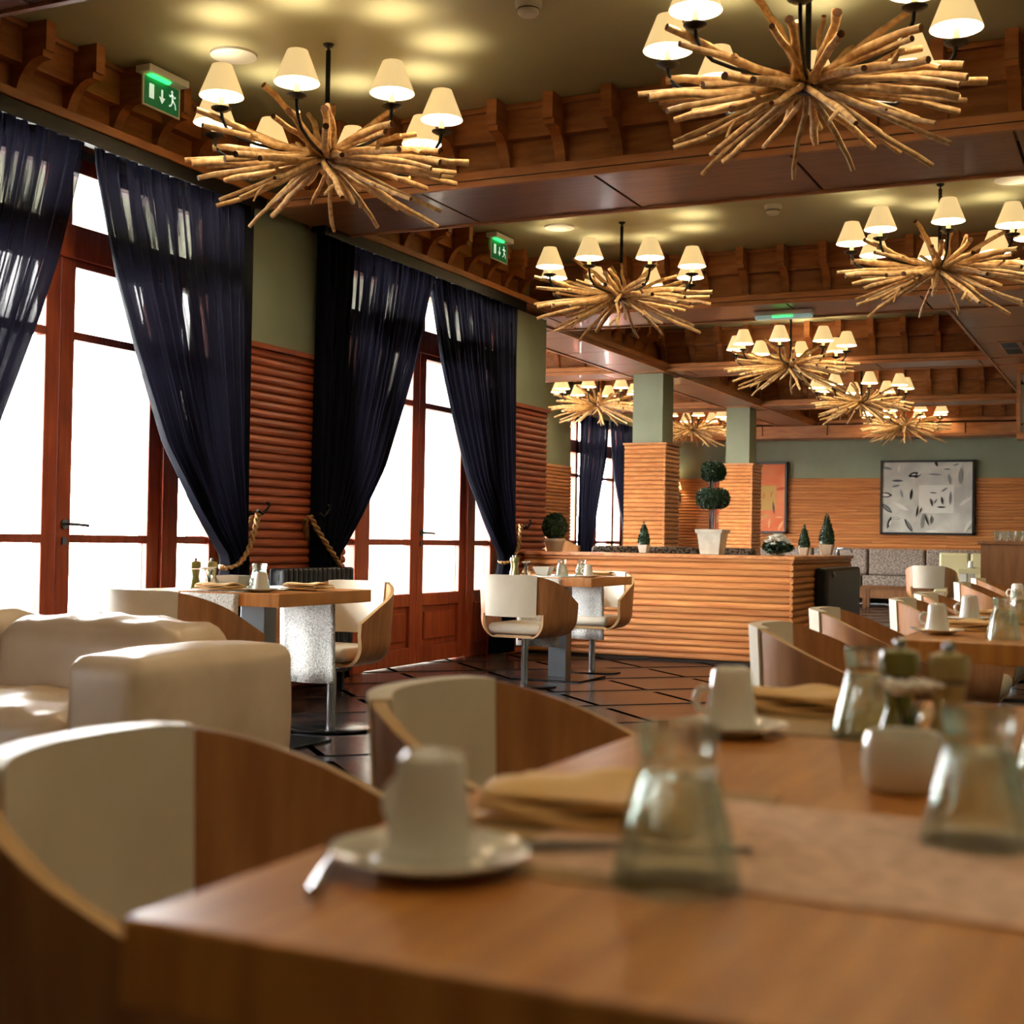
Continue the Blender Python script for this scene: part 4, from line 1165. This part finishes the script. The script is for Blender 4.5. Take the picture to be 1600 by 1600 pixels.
cone_topiary(-2.805, 13.0, 1.2, 'taller of two cone topiaries at the right end of the counter', 33)
t = thing('ball_topiary', 'dark ball topiary in a round pot at the left end of the counter', 'potted plant', (-4.82, 11.12, CZ))
MB().lathe([(0.0,0.0),(0.065,0.0),(0.09,0.09),(0.10,0.09),(0.10,0.112),(0.085,0.112),(0.0,0.10)], 24).obj('pot', M['pot'], t, smooth=40)
mb = MB(); core_blob(mb, (0,0,0.22), 0.095, 0.105); mb.obj('inner_growth', M['leaf'], t)
o = foliage(ell((0,0,0.22), 0.108, 0.118), 1400, 0.022, 34).obj('foliage', M['leaf'], t); o['kind'] = 'stuff'
t = thing('double_topiary', 'two tier boxwood topiary in a tall white pot on the bar counter', 'potted plant', (-3.365, 11.12, CZ))
square_pot(t, 0.20, 0.082, 0.108)
for k, (c, rx, rz, sd) in enumerate((((0,0,0.475), 0.137, 0.086, 35), ((0.0,0,0.70), 0.10, 0.08, 36))):
    mb = MB(); core_blob(mb, c, rx*0.88, rz*0.9); mb.obj('inner_growth', M['leaf'], t)
    o = foliage(ell(c, rx, rz, 0.5), 1700, 0.022, sd).obj('foliage', M['leaf'], t); o['kind'] = 'stuff'
for a in (-0.03, 0.0, 0.022):
    MB().tube([(a,0,0.18),(a*0.6+0.004,0.01,0.4),(a,0,0.7)], 0.004, 6).obj('stem', M['stem'], t)
MB().tube([(-0.03,0,0.18),(-0.03,0,0.83)], 0.005, 6).obj('stake', M['stem'], t)
t = thing('flower_bowl', 'low bowl of white flowers with dark leaves on the counter', 'flowers', (-2.81, 11.14, CZ))
MB().lathe([(0.0,0.0),(0.05,0.0),(0.075,0.035),(0.07,0.035),(0.0,0.01)], 20).obj('bowl', M['water'], t, smooth=50)
o = foliage(ell((0,0,0.07), 0.12, 0.035), 420, 0.045, 37).obj('leaves', M['leaf'], t); o['kind'] = 'stuff'
rnd = random.Random(3)
for k in range(16):
    a = k*2.4; r = 0.105*math.sqrt((k+0.5)/16)
    m = MB()
    for ring, (q, zz, sz) in enumerate(((0.024,0.0,0.022),(0.012,0.010,0.017))):
        for p in range(7):
            b = p*2*PI/7+ring
            cx, cy_ = q*math.cos(b), q*math.sin(b)
            m.add([(cx*0.3,cy_*0.3,zz),(cx+sz*0.5*math.cos(b+1.3),cy_+sz*0.5*math.sin(b+1.3),zz+0.005),(cx+sz*math.cos(b),cy_+sz*math.sin(b),zz+0.001),(cx+sz*0.5*math.cos(b-1.3),cy_+sz*0.5*math.sin(b-1.3),zz+0.005)], [(0,1,2,3)])
    m.lathe([(0.0,-0.012),(0.018,-0.006),(0.021,0.006),(0.0,0.016)], 8)
    m.obj('blossom', M['flower'], t, loc=(r*math.cos(a), r*math.sin(a), 0.085+0.085*(1-(r/0.11)**2)+0.012*rnd.random()))

# ------------------------------------------------------------------ benches, far furniture
def bench(label, x0, x1, y, z0, m, n, depth=0.55, back=0.95, legs=True, name='banquette'):
    t = thing(name, label, 'bench', (x0, y, z0))
    L = x1-x0; w = L/n
    for k in range(n):
        MB().box(k*w+0.012,0.02,0.50,(k+1)*w-0.012,0.20,back).obj('back_cushion', m, t, bevel=0.04, seg=3, smooth=60)
        MB().box(k*w+0.012,-depth,0.30,(k+1)*w-0.012,0.05,0.50).obj('seat_cushion', m, t, bevel=0.03, seg=3, smooth=60)
    MB().box(0,-depth+0.05,0.12,L,0.24,0.30).obj('frame', M['cabinet'], t)
    for k in range(n+1):
        MB().box(min(L-0.06,k*w),-depth+0.08,0,min(L-0.06,k*w)+0.06,-depth+0.14,0.12).obj('leg', M['cabinet'], t)
bench('grey patterned banquette along the far wall below the grey painting', -6.3, -0.6, 23.65, 0, M['bench'], 6)
bench('dark patterned booth bench just behind the bar counter', -4.95, -3.32, 12.25, 0, M['bench2'], 3, back=0.955, name='booth_bench')
t = thing('wooden_stool', 'low wooden bench with thin legs before the far banquette', 'bench', (-3.65, 22.2, 0))
MB().box(-0.55,-0.2,0.30,0.55,0.2,0.36).obj('seat', M['cabinet'], t)
for a in (-0.5,0.5):
    for b in (-0.15,0.15): MB().box(a-0.025,b-0.025,0,a+0.025,b+0.025,0.30).obj('leg', M['cabinet'], t)
t = thing('far_table', 'pale table with white legs in front of the far banquette', 'table', (-1.70, 17.6, 0))
MB().box(-0.42,-0.45,0.68,0.45,0.45,0.74).obj('table_top', M['pale'], t, bevel=0.004)
for a in (-0.36,0.40):
    for b in (-0.40,0.40): MB().box(a-0.035,b-0.035,0,a+0.035,b+0.035,0.68).obj('leg', M['white'], t)
t = thing('pale_settee', 'pale olive settee behind the far table', 'settee', (-1.98, 18.9, 0))
for k in range(3):
    MB().box(-0.6+k*0.4,0.0,0.45,-0.61+(k+1)*0.4,0.12,0.92).obj('back_cushion', M['pale'], t, bevel=0.03)
MB().box(-0.6,-0.5,0.25,0.6,0.05,0.45).obj('seat', M['pale'], t, bevel=0.03)
for a in (-0.55,0.55):
    for b in (-0.45,0.05): MB().box(a-0.03,b-0.03,0,a+0.03,b+0.03,0.25).obj('leg', M['white'], t)
setting(-2.0, 17.4, 0, 'tiny white cup on the far pale table', 'saucer on the far pale table')
# cabinet with glasses
t = thing('sideboard', 'brown oak sideboard with glasses on top at the right edge', 'cabinet', (-1.02, 13.4, 0))
MB().box(-0.40,-0.3,0.05,1.2,0.3,1.03).obj('body', M['cabinet'], t)
MB().box(-0.43,-0.33,1.03,1.23,0.33,1.06).obj('top', M['cabinet'], t, bevel=0.004)
MB().box(-0.36,-0.28,0.0,1.16,0.28,0.05).obj('plinth', M['black'], t)
sg = thing('bar_glass', 'proto', 'glass', group='row of tumblers on the sideboard')
MB().lathe([(0.0,0.0),(0.022,0.0),(0.026,0.02),(0.036,0.095),(0.034,0.095),(0.022,0.012),(0.0,0.012)], 18).obj('glass_body', M['water'], sg, smooth=50)
nth = ['first', 'second', 'third', 'fourth', 'fifth']
for k in range(5):
    place(sg, (-1.29+k*0.062, 13.25+0.02*(k%2), 1.06), 0, '%s clear tumbler from the left on the oak sideboard' % nth[k])
t = thing('martini_glass', 'martini glass with dark drink at the right end of the glasses', 'glass', (-0.90, 13.25, 1.06))
MB().lathe([(0.0,0.0),(0.035,0.0),(0.004,0.006),(0.004,0.08),(0.052,0.135),(0.050,0.135),(0.0,0.082)], 18).obj('glass_body', M['water'], t, smooth=50)
MB().lathe([(0.0,0.084),(0.044,0.128),(0.0,0.128)], 18).obj('drink', M['black'], t)

# hanging leafy lantern panel at right edge
t = thing('hanging_lantern', 'wood framed leafy lantern hanging at the right edge', 'lantern', (-1.22, 16.0, 2.2))
MB().box(-0.14,-0.14,0.0,0.14,0.14,0.08).box(-0.14,-0.14,0.72,0.14,0.14,0.83).obj('frame', M['trimw'], t)
for a in (-1,1):
    for b in (-1,1): MB().box(a*0.12-0.02,b*0.12-0.02,0.08,a*0.12+0.02,b*0.12+0.02,0.72).obj('post', M['trimw'], t)
MB().box(-0.115,-0.115,0.08,0.115,0.115,0.72).obj('screen', M['white'], t)
o = foliage(lambda u, v: ((-0.12 if u < 0.5 else -0.1+0.2*(u-0.5)*2, (-0.1+0.4*u) if u < 0.5 else -0.12, 0.1+0.6*v), Vector((-1,-1,0)).normalized()), 60, 0.07, 44).obj('leaves', M['leaf'], t); o['kind'] = 'stuff'

# ------------------------------------------------------------------ paintings
def leafpoly(mb, cx, cz, L, w, ang, y, mi):
    ca, sa = math.cos(ang), math.sin(ang); pts = []
    n = 8
    for k in range(n+1):
        u = -1+2*k/n; pts.append((u*L/2, w/2*(1-u*u)))
    for k in range(n-1, 0, -1):
        u = -1+2*k/n; pts.append((u*L/2, -w/2*(1-u*u)))
    mb.add([(cx+a*ca-b*sa, y, cz+a*sa+b*ca) for a, b in pts], [tuple(reversed(range(len(pts))))], mi)
def painting(label, x0, x1, z0, z1, back, mats, leaves, rects=()):
    t = thing('painting', label, 'painting', ((x0+x1)/2, 23.94, (z0+z1)/2))
    w, h = (x1-x0)/2, (z1-z0)/2
    for a, b, c, d in ((-w,-h,w,-h+0.035),(-w,h-0.035,w,h),(-w,-h,-w+0.035,h),(w-0.035,-h,w,h)):
        MB().box(a,-0.05,b,c,0.03,d).obj('frame_bar', M['blackframe'], t)
    cv = MB().box(-w+0.03,-0.03,-h+0.03,w-0.03,0.02,h-0.03).obj('canvas', back, t)
    mb = MB()
    for (a, b, c, d, k) in rects:
        mb.add([(a*w,-0.0315,b*h),(c*w,-0.0315,b*h),(c*w,-0.0315,d*h),(a*w,-0.0315,d*h)], [(0,1,2,3)], k)
    for i, (px, pz, L, ww, an, k) in enumerate(leaves):
        leafpoly(mb, px*w, pz*h, L, ww, math.radians(an), -0.033-0.0004*i, k)
    mb.obj('painted_leaves', mats, cv)
pw = lambda n, c: mat(n, c, 0.8)
grey = [pw('paint black', C(26,26,28)), pw('paint grey', C(126,128,128)), pw('paint white', C(228,226,216)), pw('paint dark grey', C(78,80,82))]
def P_(x, y): return (x-745)/740.0, -(y-840)/600.0
GL = []
for x, y, L, w, an, k in ((110,365,0.20,0.05,-12,1),(300,370,0.13,0.035,80,2),(550,480,0.22,0.11,8,0),(540,470,0.09,0.02,8,2),(620,460,0.08,0.03,40,2),(520,525,0.10,0.025,0,2),(280,570,0.20,0.04,0,3),(255,655,0.15,0.04,12,1),
      (95,800,0.22,0.09,-4,0),(80,800,0.17,0.05,-4,2),(110,1015,0.25,0.075,-42,0),(108,1012,0.20,0.045,-42,1),(340,990,0.28,0.07,-28,2),(500,790,0.20,0.045,82,0),(155,1250,0.23,0.06,72,0),(170,1255,0.12,0.03,72,2),
      (270,1180,0.13,0.04,-4,3),(270,1180,0.11,0.025,-4,2),(460,1290,0.26,0.06,-60,0),(466,1286,0.20,0.035,-60,1),(890,295,0.12,0.05,-68,0),(870,470,0.24,0.03,-4,1),(1060,385,0.13,0.03,-2,1),(1200,315,0.11,0.025,20,1),(1270,490,0.30,0.07,86,1),(1100,550,0.20,0.05,-80,1),
      (850,765,0.13,0.018,-4,0),(1020,715,0.13,0.03,35,1),(820,920,0.15,0.03,-72,0),(885,900,0.10,0.02,62,3),(985,890,0.14,0.035,-82,0),(975,995,0.15,0.03,-3,0),(1115,850,0.24,0.04,88,1),(1350,900,0.26,0.06,36,2),(600,1060,0.22,0.03,80,0),(655,1050,0.12,0.025,75,0),(820,1200,0.17,0.035,86,3),(680,1220,0.28,0.05,84,1),(750,1200,0.24,0.03,-70,0),(830,1385,0.24,0.045,2,2),(1400,1280,0.28,0.06,58,2),(350,780,0.16,0.03,-76,1)):
    a, b = P_(x, y); GL.append((a, b, L, w, an, k))
painting('large grey and white abstract painting of leaves in a black frame', -4.25, -2.70, 1.20, 2.47, mat('grey canvas', C(214,212,202), 0.85, col2=C(186,184,176), nscale=3.0), grey, GL,
         rects=((-0.17,-0.42,0.57,0.33,2),))
ora = [pw('paint terracotta', C(206,96,62)), pw('paint ochre', C(212,170,100)), pw('paint plum', C(110,70,74)), pw('paint peach', C(240,180,130))]
OL = [(0.20,0.74,0.24,0.06,-28,2),(0.66,-0.28,0.24,0.04,-84,2),(0.40,0.05,0.12,0.025,80,0),(0.25,0.02,0.12,0.025,85,2),(0.6,0.1,0.14,0.02,75,0),(0.45,-0.52,0.16,0.04,8,1),(0.55,-0.72,0.2,0.04,85,3),(0.85,-0.78,0.22,0.05,62,3),(0.82,-0.55,0.16,0.03,0,3),(0.3,-0.6,0.16,0.03,2,3),(-0.2,-0.3,0.3,0.1,60,3),(-0.6,0.2,0.3,0.1,30,3),(-0.7,-0.5,0.4,0.15,50,3),(-0.4,0.6,0.3,0.1,-50,3),(0.85,0.25,0.2,0.06,10,0)]
painting('orange abstract painting of leaves in a black frame, partly behind the farther column', -7.26, -5.88, 1.19, 2.46, mat('orange canvas', C(224,112,72), 0.85, col2=C(236,150,104), nscale=2.5), ora, OL,
         rects=((0.08,-0.36,0.72,0.34,1),))
t = thing('wall_sconce', 'small lit wall sconce on the far wall beside the nearer column', 'lamp', (-7.92, 23.94, 2.05))
MB().box(-0.05,-0.02,-0.30,0.05,0.03,-0.12).obj('bracket', M['black'], t)
MB().tube([(0,0,-0.2),(0,-0.12,-0.2),(0,-0.12,-0.08)], 0.01, 8).obj('arm', M['iron'], t)
MB().lathe([(0.11,-0.08),(0.06,0.10)], 20, (0,-0.12,0), caps=False).obj('shade', M['sconce'], t, smooth=60)
ld = bpy.data.lights.new('sconce_light', 'POINT'); ld.energy = 6; ld.color = (1,0.75,0.45); ld.shadow_soft_size = 0.03
lo = bpy.data.objects.new('sconce_light', ld); COL.objects.link(lo); lo.parent = t; lo.location = (0,-0.12,0.03)

for o in bpy.data.objects:
    if '_used' in o: del o['_used']
